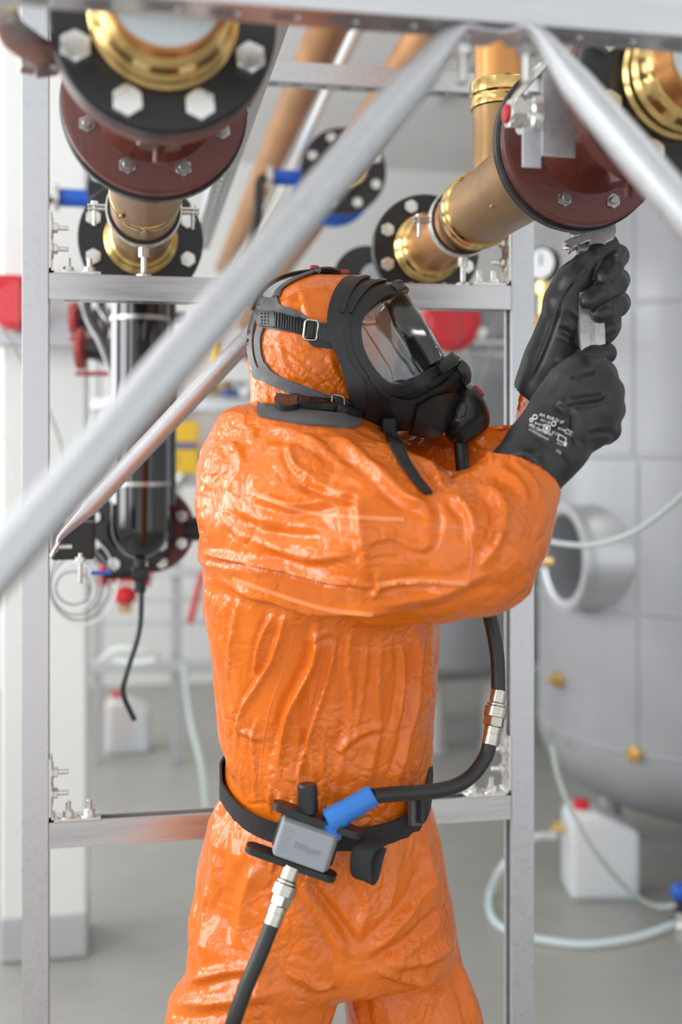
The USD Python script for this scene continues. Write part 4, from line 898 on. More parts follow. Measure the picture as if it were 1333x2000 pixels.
# boots, below the picture
for u, d, v0 in ((440, 1.60, 3030), (830, 1.68, 2990)):
    o = at(u, 1000, d); o[2] = 0
    s = [solid(trimesh.creation.icosphere(2, r).apply_translation(o + RT * x + UP * z)) for x, z, r in ((-.09, .045, .044), (.05, .04, .046), (.16, .035, .034), (-.05, .13, .05), (0, .10, .045))]
    sp = manifold3d.Manifold.batch_hull(s[:3] + s[4:]) + manifold3d.Manifold.batch_hull([s[0], s[3]])
    part(person, 'boot', sp.trim_by_plane((0, 0, 1), 0.0), 'rubber_black', label='black rubber boot')
# head inside the hood and mask: one surface with nose, brow, chin and ears
Hd = Field((-.16, 1.45, 1.50), (.20, 1.75, 1.86), .004)
Hd.chain([(620, 660, 1.60, .068), (660, 660, 1.60, .070), (690, 690, 1.60, .064)], k=.02)
Hd.chain([(690, 700, 1.60, .058), (735, 770, 1.60, .038)], k=.03)
Hd.chain([(720, 645, 1.60, .044), (735, 660, 1.60, .040)], k=.02)
Hd.chain([(752, 672, 1.60, .010), (782, 705, 1.60, .011), (772, 714, 1.60, .013)], k=.012)
for s in (-1, 1):
    Hd.chain([(735, 692, 1.60 + .034 * s, .024), (730, 705, 1.60 + .036 * s, .024)], k=.02)
    Hd.chain([(735, 652, 1.60 + .015 * s, .014), (722, 655, 1.60 + .045 * s, .012)], k=.01)
    Hd.chain([(760, 676, 1.60 + .031 * s, .009), (758, 678, 1.60 + .031 * s, .009)], k=.004)
    Hd.chain([(640, 672, 1.60 + .064 * s, .011), (640, 705, 1.60 + .062 * s, .009)], k=.008)
Hd.chain([(760, 740, 1.60 - .018, .011), (766, 739, 1.60, .012), (760, 740, 1.60 + .018, .011)], k=.01)
Hd.chain([(610, 740, 1.60, .052), (600, 830, 1.60, .055)], k=.03)
part(person, 'head', Hd.mesh(4), 'skin', label='face behind the visor', smooth=True)

# ------------------------------------------------------------------ gloves
G = Field((.14, 1.28, 1.44), (.42, 1.60, 1.72), .0022)
G.chain([(990, 985, 1.378, .036), (1018, 935, 1.397, .0445), (1062, 878, 1.412, .0455), (1090, 838, 1.425, .0445), (1112, 800, 1.43, .043)], k=.012)
G.chain([(1112, 800, 1.43, .042), (1135, 765, 1.43, .040), (1150, 745, 1.43, .030)], k=.015)
G.chain([(1120, 810, 1.43, .040), (1150, 798, 1.43, .036), (1160, 790, 1.432, .033)], k=.02)
G.chain([(1140, 745, 1.425, .030), (1152, 742, 1.428, .025)], k=.02)
G.chain([(1130, 835, 1.43, .030), (1152, 835, 1.432, .024)], k=.02)
for (ku, kv, kd, r) in ((1176, 729, 1.43, .0160), (1189, 763, 1.428, .0162), (1192, 800, 1.43, .0158), (1186, 838, 1.434, .0148)):
    G.chain([(ku - 50, kv + 4, kd - .002, r * 1.1), (ku - 10, kv, kd - .005, r * 1.0), (ku + 5, kv + 1, kd + .002, r * .98)], k=.006)
    G.chain([(ku + 3, kv + 2, kd + .004, r), (ku - 2, kv + 8, kd + .042, r * .95), (ku - 40, kv + 6, kd + .058, r * .9), (ku - 62, kv + 2, kd + .046, r * .85)], k=.006)
G.chain([(1105, 775, 1.445, .024), (1122, 730, 1.470, .019), (1150, 700, 1.488, .0165), (1184, 690, 1.486, .0145)], k=.010)
G.chain([(1070, 915, 1.40, .012), (1112, 880, 1.408, .012), (1122, 888, 1.415, .010)], k=.02)
gl = G.mesh(4)
g_st = [(R_((1098, 788), (1130, 782), (1170, 776), (1182, 764)), 7, .0045), (R_((1095, 785), (1118, 815), (1125, 850), (1135, 880)), 9, -.005), (R_((1090, 780), (1108, 800), (1115, 830)), 7, .004), (R_((1035, 830), (1080, 860), (1118, 905)), 7, .003), (R_((985, 880), (1040, 890), (1060, 925), (1062, 960)), 8, .0035), (R_((1160, 705), (1185, 715), (1200, 735)), 5, .002), (R_((1150, 850), (1180, 845), (1205, 850)), 6, -.003), (R_((1115, 740), (1140, 728), (1170, 722)), 6, -.002)]
gl.vertices = gl.vertices + normals(gl) * (fold(gl, g_st) + .0016 * (crease(gl.vertices, .05, 5) - .45))[:, None]
relax(gl, 2)
GS = Surf(gl)
glove1 = part(person, 'glove', gl, 'rubber_black', label='near black rubber glove with white printing', smooth=True)
G = Field((.20, 1.38, 1.55), (.44, 1.72, 1.90), .0022)
G.chain([(1050, 815, 1.60, .047), (1072, 775, 1.585, .0480), (1084, 740, 1.575, .0475), (1094, 705, 1.565, .0465), (1110, 655, 1.55, .042), (1126, 610, 1.538, .040)], k=.012)
G.cut(at(1066, 778, 1.585), at(1046, 815, 1.60) - at(1084, 740, 1.575), .09)
G.chain([(1118, 600, 1.535, .036), (1135, 565, 1.535, .034), (1165, 545, 1.54, .030)], k=.015)
G.chain([(1130, 640, 1.545, .034), (1165, 630, 1.545, .030), (1172, 600, 1.55, .028)], k=.015)
G.chain([(1104, 588, 1.525, .025), (1124, 545, 1.514, .0205), (1158, 503, 1.508, .0165), (1190, 477, 1.514, .0135)], k=.012)
for pts in ([(1150, 545, 1.556, .018), (1190, 496, 1.556, .0165), (1206, 500, 1.520, .0160), (1196, 522, 1.494, .0150), (1184, 542, 1.488, .0140)],
            [(1160, 575, 1.560, .018), (1206, 548, 1.548, .0165), (1204, 556, 1.510, .0150), (1172, 574, 1.482, .0142), (1152, 588, 1.478, .0130)],
            [(1165, 610, 1.560, .018), (1209, 592, 1.548, .0160), (1206, 598, 1.512, .0146), (1182, 610, 1.490, .0136), (1172, 614, 1.488, .0128)],
            [(1165, 645, 1.560, .017), (1192, 635, 1.550, .015), (1188, 640, 1.524, .0130), (1176, 646, 1.520, .0122)]):
    G.chain(pts, k=.003)
gr = G.mesh(4)
g_st = [(R_((1030, 750), (1060, 690), (1085, 620), (1100, 575), (1150, 510)), 4, .0022), (R_((1120, 600), (1140, 640), (1130, 690)), 8, .003), (R_((1090, 640), (1120, 660), (1140, 700)), 7, -.003), (R_((1085, 700), (1110, 720), (1120, 750)), 8, .002)]
gr.vertices = gr.vertices + normals(gr) * (fold(gr, g_st) + .0014 * (crease(gr.vertices, .05, 15) - .45))[:, None]
relax(gr, 2)
part(person, 'glove', gr, 'rubber_black', label='far black rubber glove gripping the wrench', smooth=True)
# ------------------------------------------------------------------ full-face mask: a curved shell about the head's mid plane (depth DM)
DM = 1.60
sil = np.array(spline([(560, 528), (640, 534), (700, 543), (750, 553), (782, 566), (806, 596), (832, 634), (852, 668), (872, 702), (898, 720), (906, 742), (893, 782), (872, 824), (846, 843), (795, 836), (740, 842), (690, 850), (560, 856)], 120))
silL = LineString(sil); silP = Polygon([*sil, (430, 856), (430, 528)])
hwx = lambda u: np.interp(u, [600, 650, 700, 760, 830, 880, 910], [.0935, .0935, .093, .088, .070, .052, .044])
def halfw(P, e=125.0):
    d = np.asarray(shapely.distance(silL, shapely.points(P))); ins = shapely.contains_xy(silP, P[:, 0], P[:, 1])
    t = np.clip(np.where(ins, d, 0) / e, 0, 1); return hwx(P[:, 0]) * np.sqrt(np.maximum(1 - (1 - t) ** 2.2, 0))
def shell_points(P, off, side=-1):
    s = DM / FPX; w = halfw(P); g = []
    for k in range(2):
        e = np.zeros(2); e[k] = 3.0; g.append((halfw(P + e) - halfw(P - e)) / (6.0 * s))
    g = np.stack(g, 1); L = np.linalg.norm(g, axis=1); g = g * np.minimum(1, 2.0 / np.maximum(L, 1e-9))[:, None]
    n = np.column_stack([-g, np.ones(len(P))]); n /= np.linalg.norm(n, axis=1, keepdims=True)
    return at(P[:, 0], P[:, 1], np.full(len(P), DM)) + side * w[:, None] * FW + off * (n[:, [0]] * RT - n[:, [1]] * UP + side * n[:, [2]] * FW)
def patch(poly, o0, o1, step=6.0, both=True):
    poly = (poly if hasattr(poly, 'exterior') else Polygon(poly)).intersection(silP.buffer(-.3))
    if hasattr(poly, 'geoms'): poly = max(poly.geoms, key=lambda g: g.area)
    P, T, L = tri2d(poly, step); out = []
    for sd in ((-1, 1) if both else (-1,)): out.append(slab(shell_points(P, o1, sd), shell_points(P, o0, sd), T, L))
    return out
mask = thing('respirator_mask', 'black full-face respirator mask with clear visor on the worker\'s head', 'mask', at(720, 850, DM))
def both(name, poly, o0, o1, mat, label=None, parent=None, step=6.0, smooth=40):
    for m in patch(poly, o0, o1, step): k = part(parent or mask, name, m, mat, label=label, smooth=smooth)
    return k
window = Polygon(spline([(786, 574), (766, 588), (740, 602), (714, 624), (701, 650), (704, 688), (720, 722), (746, 750), (770, 758), (800, 748), (840, 724), (874, 702), (872, 690), (832, 628), (800, 580), (786, 574)], 80)).buffer(0)
seal = Polygon([*spline([(694, 540), (670, 556), (650, 592), (641, 636), (646, 680), (662, 712), (672, 745), (682, 780), (702, 812), (728, 850)], 40), (800, 860), (920, 860), (930, 700), (880, 540), (760, 530)])
outer = window.buffer(15)
both('face_seal', seal.difference(window.buffer(10)).intersection(Polygon([(600, 500), (800, 500), (800, 570), (735, 612), (712, 650), (722, 700), (745, 760), (760, 870), (600, 870)])), -.004, .002, 'rubber_black', label='soft black face seal')
both('lens_body', Polygon([(792, 560), (760, 572), (722, 596), (690, 628), (672, 660), (682, 712), (712, 752), (716, 790), (705, 822), (722, 845), (800, 860), (930, 860), (930, 690), (880, 690), (872, 702)]).difference(window), -.001, .005, 'mask_black', label='hard black mask body', step=5)
both('lens_frame', outer.difference(window.buffer(-2)), .001, .0095, 'mask_black', label='raised black lens frame', step=4)
both('visor', window.buffer(2), .0005, .0025, 'visor_glass', label='clear curved visor', smooth=True)
both('frame_clip', Polygon([(842, 716), (874, 696), (888, 712), (882, 726), (848, 742), (838, 730)]), .006, .014, 'mask_black')
both('frame_clip', Polygon([(880, 732), (893, 716), (906, 722), (900, 748), (888, 752)]), .004, .013, 'mask_black')
both('chin_guard', Polygon([(808, 790), (826, 778), (868, 766), (890, 772), (884, 800), (864, 828), (842, 842), (802, 834)]), .004, .012, 'mask_black', label='raised chin guard')
both('frame_rib', band([(716, 742), (750, 772), (790, 782), (828, 768), (880, 738)], 6), .009, .013, 'mask_black')
both('seal_rib', band([(722, 548), (700, 562), (680, 592), (668, 628)], 7), .001, .006, 'rubber_black')
both('seal_rib', band([(752, 556), (722, 572), (698, 600), (682, 628)], 6), .001, .006, 'rubber_black')
part(mask, 'brow', sweep(spline([at(768, 572, DM) - FW * .060, at(780, 566, DM) - FW * .035, at(785, 562, DM), at(780, 566, DM) + FW * .035, at(768, 572, DM) + FW * .060], 30), .009, 12, squash=(1, .6), side=UP), 'mask_black', label='brow rim of the lens frame')
# nose cup inside
P = Polygon(spline([(762, 650), (748, 690), (742, 720), (756, 748), (800, 752), (846, 726), (850, 704), (822, 680), (790, 654), (762, 650)], 60))
def inflate(poly, d0, hw, e, step=5.0, pw=2.0):
    Q, T, L = tri2d(poly, step); dd = np.asarray(shapely.distance(poly.exterior, shapely.points(Q)))
    w = (hw(Q) if callable(hw) else hw) * (1 - (1 - np.clip(dd / e, 0, 1)) ** pw) ** (1 / pw); b = np.zeros(len(Q), bool)
    for l in L: b[l] = True
    w[b] = 1e-4; c = at(Q[:, 0], Q[:, 1], np.full(len(Q), d0)); return slab(c - w[:, None] * FW, c + w[:, None] * FW, T, L)
nc = part(mask, 'nose_cup', inflate(P, DM, .043, 40), 'rubber_grey', label='grey inner nose cup', smooth=True)
for s in (-1, 1):
    part(nc, 'inner_valve', place(lathe([(.013, 0), (.013, .004), (.009, .006), (.006, .003), (.0, .003)], 24), at(790, 722, DM) + s * FW * .040, s * FW), 'mask_black')
# demand valve
ld = thing('demand_valve', 'black breathing valve with red button on front of the mask', 'valve', at(905, 868, DM))
P = Polygon(spline([(868, 838), (861, 824), (868, 806), (884, 772), (896, 752), (908, 748), (926, 756), (942, 772), (955, 800), (958, 822), (950, 840), (924, 858), (898, 867), (877, 860), (868, 838)], 80)).buffer(0)
bm = inflate(P, DM, .036, 42, 4)
part(ld, 'housing', bm, 'mask_black', label='matt black housing', smooth=True)
LS = Surf(bm)
part(ld, 'recess_rim', decal(Point(0, 0).buffer(1, quad_segs=16), LS, 0, 0) if False else decal(shapely.affinity.rotate(shapely.affinity.scale(Point(904, 800).buffer(1, quad_segs=16), 15, 24), 20).difference(shapely.affinity.rotate(shapely.affinity.scale(Point(904, 800).buffer(1, quad_segs=16), 12, 21), 20)), LS, -.001, .0022, 2.5), 'mask_black')
part(ld, 'side_knob', decal(shapely.affinity.rotate(shapely.affinity.scale(Point(903, 803).buffer(1, quad_segs=16), 8, 14), 20), LS, -.001, .005, 2.5), 'mask_black')
for k in range(4):
    part(ld, 'grip_rib', decal(band([(872 + 8 * k, 838 + 2 * k), (880 + 8 * k, 850 + 2 * k), (884 + 8 * k, 862 - k)], 3.2, 10), LS, -.001, .0022, 2.0), 'mask_black')
part(ld, 'button', place(rbox((0, 0, 0), (.019, .020, .008), .003), at(934, 765, DM), RT * .72 + UP * .7, RT * .7 - UP * .72), 'red_plastic', label='red button')
part(ld, 'port_ring', place(lathe([(.020, -.006), (.024, -.004), (.024, .004), (.020, .006)], 32), at(884, 775, DM), RT * .86 - UP * .5), 'mask_black')
# head harness lying on the hood
HS = SS
def strap(name, poly, o0, o1, mat, label=None, step=5.0, parent=None, mirror=True):
    m = decal(poly, HS, o0, o1, step); k = part(parent or mask, name, m, mat, label=label, smooth=40)
    if mirror:
        v = m.vertices.copy(); v = v - 2 * ((v @ FW) - DM)[:, None] * FW; m2 = trimesh.Trimesh(v, m.faces[:, ::-1], process=False); part(parent or mask, name, m2, mat, smooth=40)
    return k
strap('harness_web', Polygon([(504, 600), (514, 577), (524, 583), (532, 585), (543, 578), (549, 596), (575, 606), (600, 618), (616, 630), (612, 652), (596, 654), (560, 648), (516, 641), (508, 620)]), -.002, .004, 'rubber_grey', 'grey rubber head harness, upper')
strap('harness_band', band([(507, 606), (495, 640), (492, 676), (497, 706), (506, 726)], 10), -.002, .004, 'rubber_grey')
strap('harness_band', band([(515, 636), (507, 660), (508, 690), (516, 718)], 11), -.002, .004, 'rubber_grey')
strap('harness_web', Polygon([(494, 722), (506, 720), (521, 708), (530, 722), (552, 738), (580, 748), (612, 760), (655, 776), (656, 790), (620, 786), (588, 778), (560, 766), (530, 752), (500, 738)]), -.002, .0045, 'rubber_grey', 'grey rubber head harness, lower')
k = strap('side_strap', Polygon([(540, 612), (600, 627), (612, 632), (608, 658), (598, 656), (540, 642)]), .003, .008, 'webbing', 'ribbed black side strap')
for i in range(12):
    u = 547 + i * 4.7; strap('strap_rib', band([(u, 614 + i * 1.15), (u - 1, 641 + i * 1.2)], 2.0, 6), .006, .0095, 'mask_black', parent=k, step=4, mirror=False)
k = strap('strap_tab', Polygon([(516, 612), (544, 612), (546, 640), (514, 640), (511, 626)]), .004, .010, 'mask_black', 'square tab of the side strap')
for i in range(3):
    for j in range(4): strap('tab_dot', Point(522 + 6 * i, 617 + 6 * j).buffer(1.3, quad_segs=3), .008, .0115, 'rubber_grey', parent=k, step=2, mirror=False)
strap('buckle_plate', Polygon([(604, 630), (650, 634), (688, 632), (690, 676), (668, 684), (612, 678), (600, 664), (600, 640)]), .002, .009, 'mask_black', 'black buckle plate of the side strap')
strap('buckle_boss', Polygon([(622, 644), (640, 642), (656, 650), (660, 660), (652, 670), (630, 668), (620, 658)]), .008, .0125, 'rubber_black')
def ringtube(pts, r, name='buckle', mat='nickel', off=.009, lab='bright metal buckle'):
    q, n = HS.hit(np.array(spline(pts, 30))); part(mask, name, sweep(q + n * off, r, 10), mat, label=lab)
def rigid_buckle(u, v, w, h_, tilt, r=.0017):
    q, n = HS.hit(np.array([(u + a, v + b) for a in (-10, 0, 10) for b in (-10, 0, 10)])); c = q.mean(0); z = n.mean(0); z /= np.linalg.norm(z)
    x = RT * math.cos(tilt) - UP * math.sin(tilt); B_ = basis(z, x); rr = LineString([(-w / 2 + .004, 0), (w / 2 - .004, 0)]).buffer(.004) if False else Polygon([(-w / 2, -h_ / 2), (w / 2, -h_ / 2), (w / 2, h_ / 2), (-w / 2, h_ / 2)]).buffer(-.004).buffer(.004, quad_segs=5)
    L = np.array([rr.exterior.interpolate(t, normalized=True).coords[0] for t in np.linspace(0, 1, 41)])
    P = c + z * .0105 + L[:, [0]] * B_[:, 0] + L[:, [1]] * B_[:, 1]; part(mask, 'buckle', sweep(P, r, 10), 'nickel', label='bright metal buckle')
    part(mask, 'strap_loop', place(rbox((0, 0, 0), (w * .55, h_ * .8, .004), .0015), c + z * .0115, z, x), 'webbing')
rigid_buckle(609, 646, .017, .026, .12)
strap('lower_strap', Polygon([(560, 780), (580, 776), (650, 780), (660, 784), (656, 808), (600, 804), (560, 800)]), .004, .010, 'webbing', 'ribbed black lower strap')
for i in range(14): strap('strap_rib', band([(590 + i * 4.5, 780), (589 + i * 4.5, 803)], 1.8, 6), .009, .0115, 'mask_black', step=4, mirror=False)
strap('strap_tab', Polygon([(536, 792), (544, 781), (562, 777), (584, 778), (584, 806), (560, 810), (546, 808), (536, 800)]), .005, .012, 'mask_black', 'rounded tab of the lower strap')
strap('buckle_plate', Polygon([(654, 780), (706, 776), (720, 790), (716, 814), (700, 822), (654, 808)]), .003, .011, 'mask_black', 'black buckle plate of the lower strap')
strap('buckle_boss', Polygon([(676, 788), (692, 787), (700, 794), (698, 804), (684, 806), (674, 800)]), .010, .0145, 'rubber_black')
rigid_buckle(656, 795, .017, .022, .02)
strap('neck_strap', Polygon([(503, 791), (540, 796), (600, 806), (660, 812), (702, 812), (706, 832), (690, 838), (600, 832), (540, 822), (504, 814)]), -.002, .0045, 'rubber_grey', 'smooth grey neck strap')
# top straps over the crown, in the mid plane
c_top = spline([(493, 606), (503, 583), (520, 560), (548, 543), (585, 533), (625, 530), (665, 537), (700, 546)], 40)
part(mask, 'top_strap', sweep(at(c_top[:, 0], c_top[:, 1], np.full(40, DM)), .011, 12, squash=(.28, 1), side=UP), 'mask_black', label='black strap over the crown')
c2_ = spline([(543, 582), (550, 566), (575, 549), (605, 537), (628, 532)], 30)
q, n = HS.hit(c2_)
part(mask, 'harness_band', sweep(q + n * .003, .006, 10, squash=(.4, 1), side=n.mean(0)), 'rubber_grey')
part(mask, 'crown_tab', sweep(at(*spline([(608, 531), (640, 527), (664, 532)], 12).T, np.full(12, DM)), .011, 12, squash=(.4, 1), side=UP), 'mask_black')
part(mask, 'red_mark', rbox(at(614, 525, DM), (.012, .012, .009), .002), 'red_dull', label='small red mark on crown strap')
part(mask, 'red_mark', rbox(at(672, 532, DM), (.014, .012, .007), .002), 'red_dull')
part(mask, 'buckle', sweep(at(*spline([(603, 533), (612, 527), (624, 531), (616, 536), (603, 533)], 20).T, np.full(20, DM - .008)), .0014, 8), 'nickel')
# carrying strap of the mask
def ribbon(pts, w, t=.0022, wdir=None, n=40):
    p = spline(pts, n); return sweep(p, w / 2, 12, squash=(1, t / w * 2), side=wdir if wdir is not None else RT)
part(mask, 'carry_strap', decal(Polygon([(750, 840), (773, 838), (786, 872), (800, 905), (822, 938), (846, 966), (828, 968), (804, 942), (780, 908), (762, 876)]), SS, .001, .0045, 4), 'webbing', label='black carrying strap hanging under the mask', smooth=40)
part(mask, 'strap_hanger', rbox(at(760, 838, DM - .06), (.020, .012, .030), .004), 'webbing')

# ------------------------------------------------------------------ air hoses, belt and distributor
def hose(name, pts, r, label, n=80):
    return single(name, sweep(spline(pts, n), r, 18), 'hose_black', label, 'hose')
hose('air_hose', [at(899, 858, 1.60), at(903, 900, 1.595), at(907, 950, 1.59), at(920, 1060, 1.57), at(945, 1160, 1.545), at(962, 1225, 1.53), at(972, 1285, 1.52), at(974, 1352, 1.51)], .0095, 'black air hose from the mask valve passing behind near elbow')
def coupling(name, a, b, label, mat='nickel', k=1.0):
    a, b = np.asarray(a), np.asarray(b); L = np.linalg.norm(b - a); t = thing(name, label, 'hose coupling', (a + b) / 2)
    def seg(nm, s, e, r, ch=.001, hexa=False):
        r *= k
        m = hexhead(r * 1.8, (e - s) * L) if hexa else lathe([(r - ch, 0), (r, ch), (r, (e - s) * L - ch), (r - ch, (e - s) * L)], 28)
        part(t, nm, place(m, a + (b - a) * s, b - a), mat)
    seg('ferrule', 0, .24, .0105); seg('ring', .05, .07, .0112); seg('collar', .24, .30, .0128); seg('sleeve', .30, .50, .0148); seg('groove_ring', .345, .365, .0155); seg('groove_ring', .42, .44, .0155)
    seg('nut', .50, .66, .0135, hexa=True); seg('neck', .66, .80, .0110); seg('end_ferrule', .78, 1, .0108); seg('ring', .92, .94, .0115)
    return t
coupling('hose_coupling', at(975, 1348, 1.51), at(957, 1456, 1.49), 'shiny nickel coupling joining the two black hoses beside right post')
hose('air_hose', [at(957, 1452, 1.49), at(949, 1478, 1.485), at(925, 1512, 1.475), at(890, 1535, 1.46), at(840, 1546, 1.445), at(780, 1550, 1.425), at(726, 1555, 1.405)], .0095, 'black air hose curving from the coupling to the blue sleeve')
# belt: section of the overall by a tilted plane
q, n = SS.hit([(437, 1522), (600, 1640), (838, 1548)])
pn = np.cross(q[1] - q[0], q[2] - q[0]); pn /= np.linalg.norm(pn); pn = pn if pn[2] > 0 else -pn
sec = max(suit.section(plane_origin=q[1], plane_normal=pn).discrete, key=lambda c: np.ptp(c @ RT))
cen = sec.mean(0); e1 = RT - pn * (RT @ pn); e1 /= np.linalg.norm(e1); e2 = np.cross(pn, e1)
hull = Polygon(np.stack([(sec - cen) @ e1, (sec - cen) @ e2], 1)).convex_hull.buffer(.004)
lp = np.array([hull.exterior.interpolate(t, normalized=True).coords[0] for t in np.linspace(0, 1, 160, endpoint=False)])
path = cen + lp[:, [0]] * e1 + lp[:, [1]] * e2
def closed_belt(path, w, t):
    n = len(path); T = np.roll(path, -1, 0) - np.roll(path, 1, 0); O = np.cross(T, pn); O /= np.linalg.norm(O, axis=1, keepdims=True)
    if ((path - cen) * O).sum() < 0: O = -O
    prof = [(-t / 2, -w / 2), (t / 2, -w / 2), (t / 2, w / 2), (-t / 2, w / 2)]
    V = np.vstack([path + O * a + pn * b for a, b in prof]); f = []
    i = np.arange(n); j = (i + 1) % n
    for k in range(4):
        k2 = (k + 1) % 4; f += [np.stack([k * n + i, k * n + j, k2 * n + j], 1), np.stack([k * n + i, k2 * n + j, k2 * n + i], 1)]
    m = trimesh.Trimesh(V, np.vstack(f), process=False); m.fix_normals(); return m
belt = thing('waist_belt', 'black webbing belt around the waist of the orange overall', 'belt', cen)
part(belt, 'webbing', closed_belt(path, .037, .003), 'webbing', smooth=30)
bs = [at(800, 1582, 1.475), at(822, 1560, 1.50)]
bu = part(belt, 'buckle', place(rbox((0, 0, 0), (.046, .020, .012), .003), at(812, 1576, 1.478), -FW * .75 + RT * .6 + UP * .1, UP * .9 + RT * .12), 'rubber_grey', label='grey plastic buckle')
part(bu, 'slot_bar', place(rbox((0, 0, 0), (.044, .006, .012), .002), at(822, 1573, 1.470), -FW * .75 + RT * .6 + UP * .1, UP * .9 + RT * .12), 'dark_plastic')
part(belt, 'keeper', place(rbox((0, 0, 0), (.044, .014, .009), .003), at(836, 1530, 1.535), -FW * .5 + RT * .8, UP), 'dark_plastic')
lo_ = [at(742, 1640, 1.410), at(722, 1648, 1.398), at(710, 1662, 1.390), at(705, 1685, 1.388), at(706, 1708, 1.389), at(713, 1717, 1.393), at(721, 1706, 1.398), at(727, 1680, 1.402), at(736, 1650, 1.408)]
part(belt, 'loose_end', ribbon(lo_, .027, .0028, wdir=RT * .95 - FW * .3 - UP * .25), 'webbing', label='folded loose end of the belt')
# distributor
dv_ = thing('air_distributor', 'grey and black air distributor on the belt at the hip', 'distributor', at(597, 1700, 1.40))
th = math.radians(17.5); ax = RT * math.cos(th) - UP * math.sin(th); ay = UP * math.cos(th) + RT * math.sin(th); az = np.cross(ax, ay)
az = az - ax * .10; az /= np.linalg.norm(az); ax = np.cross(ay, az); do = at(597, 1646, 1.395)
L2 = lambda x, y, z=0: do + ax * x + ay * y + az * z
def dbox(nm, c, s, mat, r=.004, label=None, parent=None): return part(parent or dv_, nm, place(rbox((0, 0, 0), s, r), L2(*c), az, ax), mat, label=label)
cs = [solid(rbox((0, 0, 0), (.066, .044, .006), .003)).translate((0, 0, .010)), solid(rbox((0, 0, 0), (.072, .048, .010), .004)).translate((0, 0, -.004))]
part(dv_, 'front_case', place(tri(manifold3d.Manifold.batch_hull(cs)), L2(0, 0, .004), az, ax), 'grey_plastic', label='light grey front case')
dbox('core', (0, 0, -.014), (.078, .040, .020), 'mask_black')
tp = extrude(LineString([(-.046, 0), (-.02, .003), (.02, .003), (.046, 0)]).buffer(.0001).envelope.buffer(.012, quad_segs=6), .008)
for y, x in ((.030, .006), (-.030, -.010)):
    q = tri(tp).copy(); q.vertices -= q.bounds.mean(0); part(dv_, 'guard_plate', place(q, L2(x, y, -.006), ay, ax), 'mask_black', label='black guard plate')
for i in range(3):
    for j in range(6): dbox('grip_dot', (-.027 + .004 * i, -.012 + .005 * j, .0172), (.0016, .0016, .0012), 'grey_plastic', .0005)
tx_ = meshkit.text_mesh('Dräger', .0075, .0012); tx_.apply_translation((-tx_.bounds[1, 0] / 2, -.004, 0))
part(dv_, 'lettering', place(tx_, L2(.004, .0, .0168), az, ax), 'grey_plastic', label='embossed grey lettering', smooth=False)
part(dv_, 'end_plug', place(lathe([(.0125, 0), (.0125, .030), (.0110, .034), (.0, .034)], 28), L2(-.008, .034, -.008), ay * .95 - ax * .36), 'mask_black', label='black end plug')
part(dv_, 'outlet_nut', place(hexhead(.020, .012), L2(.026, .030, -.006), ay), 'nickel')
sl_ = thing('hose_sleeve', 'bright blue sleeve where the air hose enters the distributor', 'sleeve', at(680, 1580, 1.40))
a, b = at(640, 1606, 1.395), at(730, 1553, 1.405)
part(sl_, 'sleeve', place(lathe([(.012, 0), (.0155, .002), (.0155, .020), (.0140, .024), (.0132, np.linalg.norm(b - a) - .003), (.012, np.linalg.norm(b - a))], 32), a, b - a), 'blue_sleeve')
part(sl_, 'elbow', sweep(spline([at(645, 1602, 1.395), at(652, 1614, 1.396), at(648, 1632, 1.398)], 14), .0125, 20), 'blue_sleeve')
coupling('hose_coupling', at(572, 1692, 1.395), at(531, 1808, 1.375), 'shiny nickel coupling below the grey distributor', k=1.0)
hose('air_hose', [at(533, 1802, 1.375), at(510, 1860, 1.365), at(480, 1930, 1.355), at(452, 2010, 1.35), at(420, 2120, 1.36), at(390, 2300, 1.40), at(350, 2600, 1.45), at(280, 2900, 1.5), at(150, 3100, 1.55), at(-200, 3180, 1.5)], .0095, 'black supply hose running down from the distributor over the thigh', 120)

# ------------------------------------------------------------------ wrench
wr = thing('wrench', 'chrome adjustable wrench held in both gloved hands below right valve', 'wrench', at(1155, 720, 1.47))
wa, wb = at(1150, 505, 1.512), at(1163, 800, 1.462); ez = (wa - wb) / np.linalg.norm(wa - wb); ey = -FW - ez * (-FW @ ez); ey /= np.linalg.norm(ey); ex = np.cross(ey, ez)
W2 = lambda x, y, z: wb + ex * x + ey * y + ez * z
Lh = np.linalg.norm(wa - wb)
hp = Polygon([(-.0125, 0), (.0125, 0), (.0140, Lh * .5), (.0115, Lh), (-.0115, Lh), (-.0140, Lh * .5)]).buffer(.002)
slot = LineString([(0, Lh * .30), (0, Lh * .66)]).buffer(.0055)
hm = solid(extrude(hp, .0115)).translate((0, 0, -.00575)) - solid(extrude(slot, .004)).translate((0, 0, .0048))
hm = tri(hm); hm.vertices = wb + hm.vertices[:, [0]] * ex + hm.vertices[:, [1]] * ez + hm.vertices[:, [2]] * ey
part(wr, 'handle', hm, 'chrome', smooth=25)
tm = meshkit.text_mesh('124 81A00725001', .0052, .0006); tm.apply_translation((-.0, -.0026, 0))
zt_ = Lh * .645; tv = tm.vertices.copy(); tm.vertices = wb + ez * zt_ + (-ez) * tv[:, [0]] + (ex) * tv[:, [1]] + ey * (.0042 + tv[:, [2]])
part(wr, 'marking', tm, 'dark_plastic', label='stamped marking', smooth=False)
def wp(uvs): return [(((at(u, v, 1.505) - wb) @ ex), ((at(u, v, 1.505) - wb) @ ez)) for u, v in uvs]
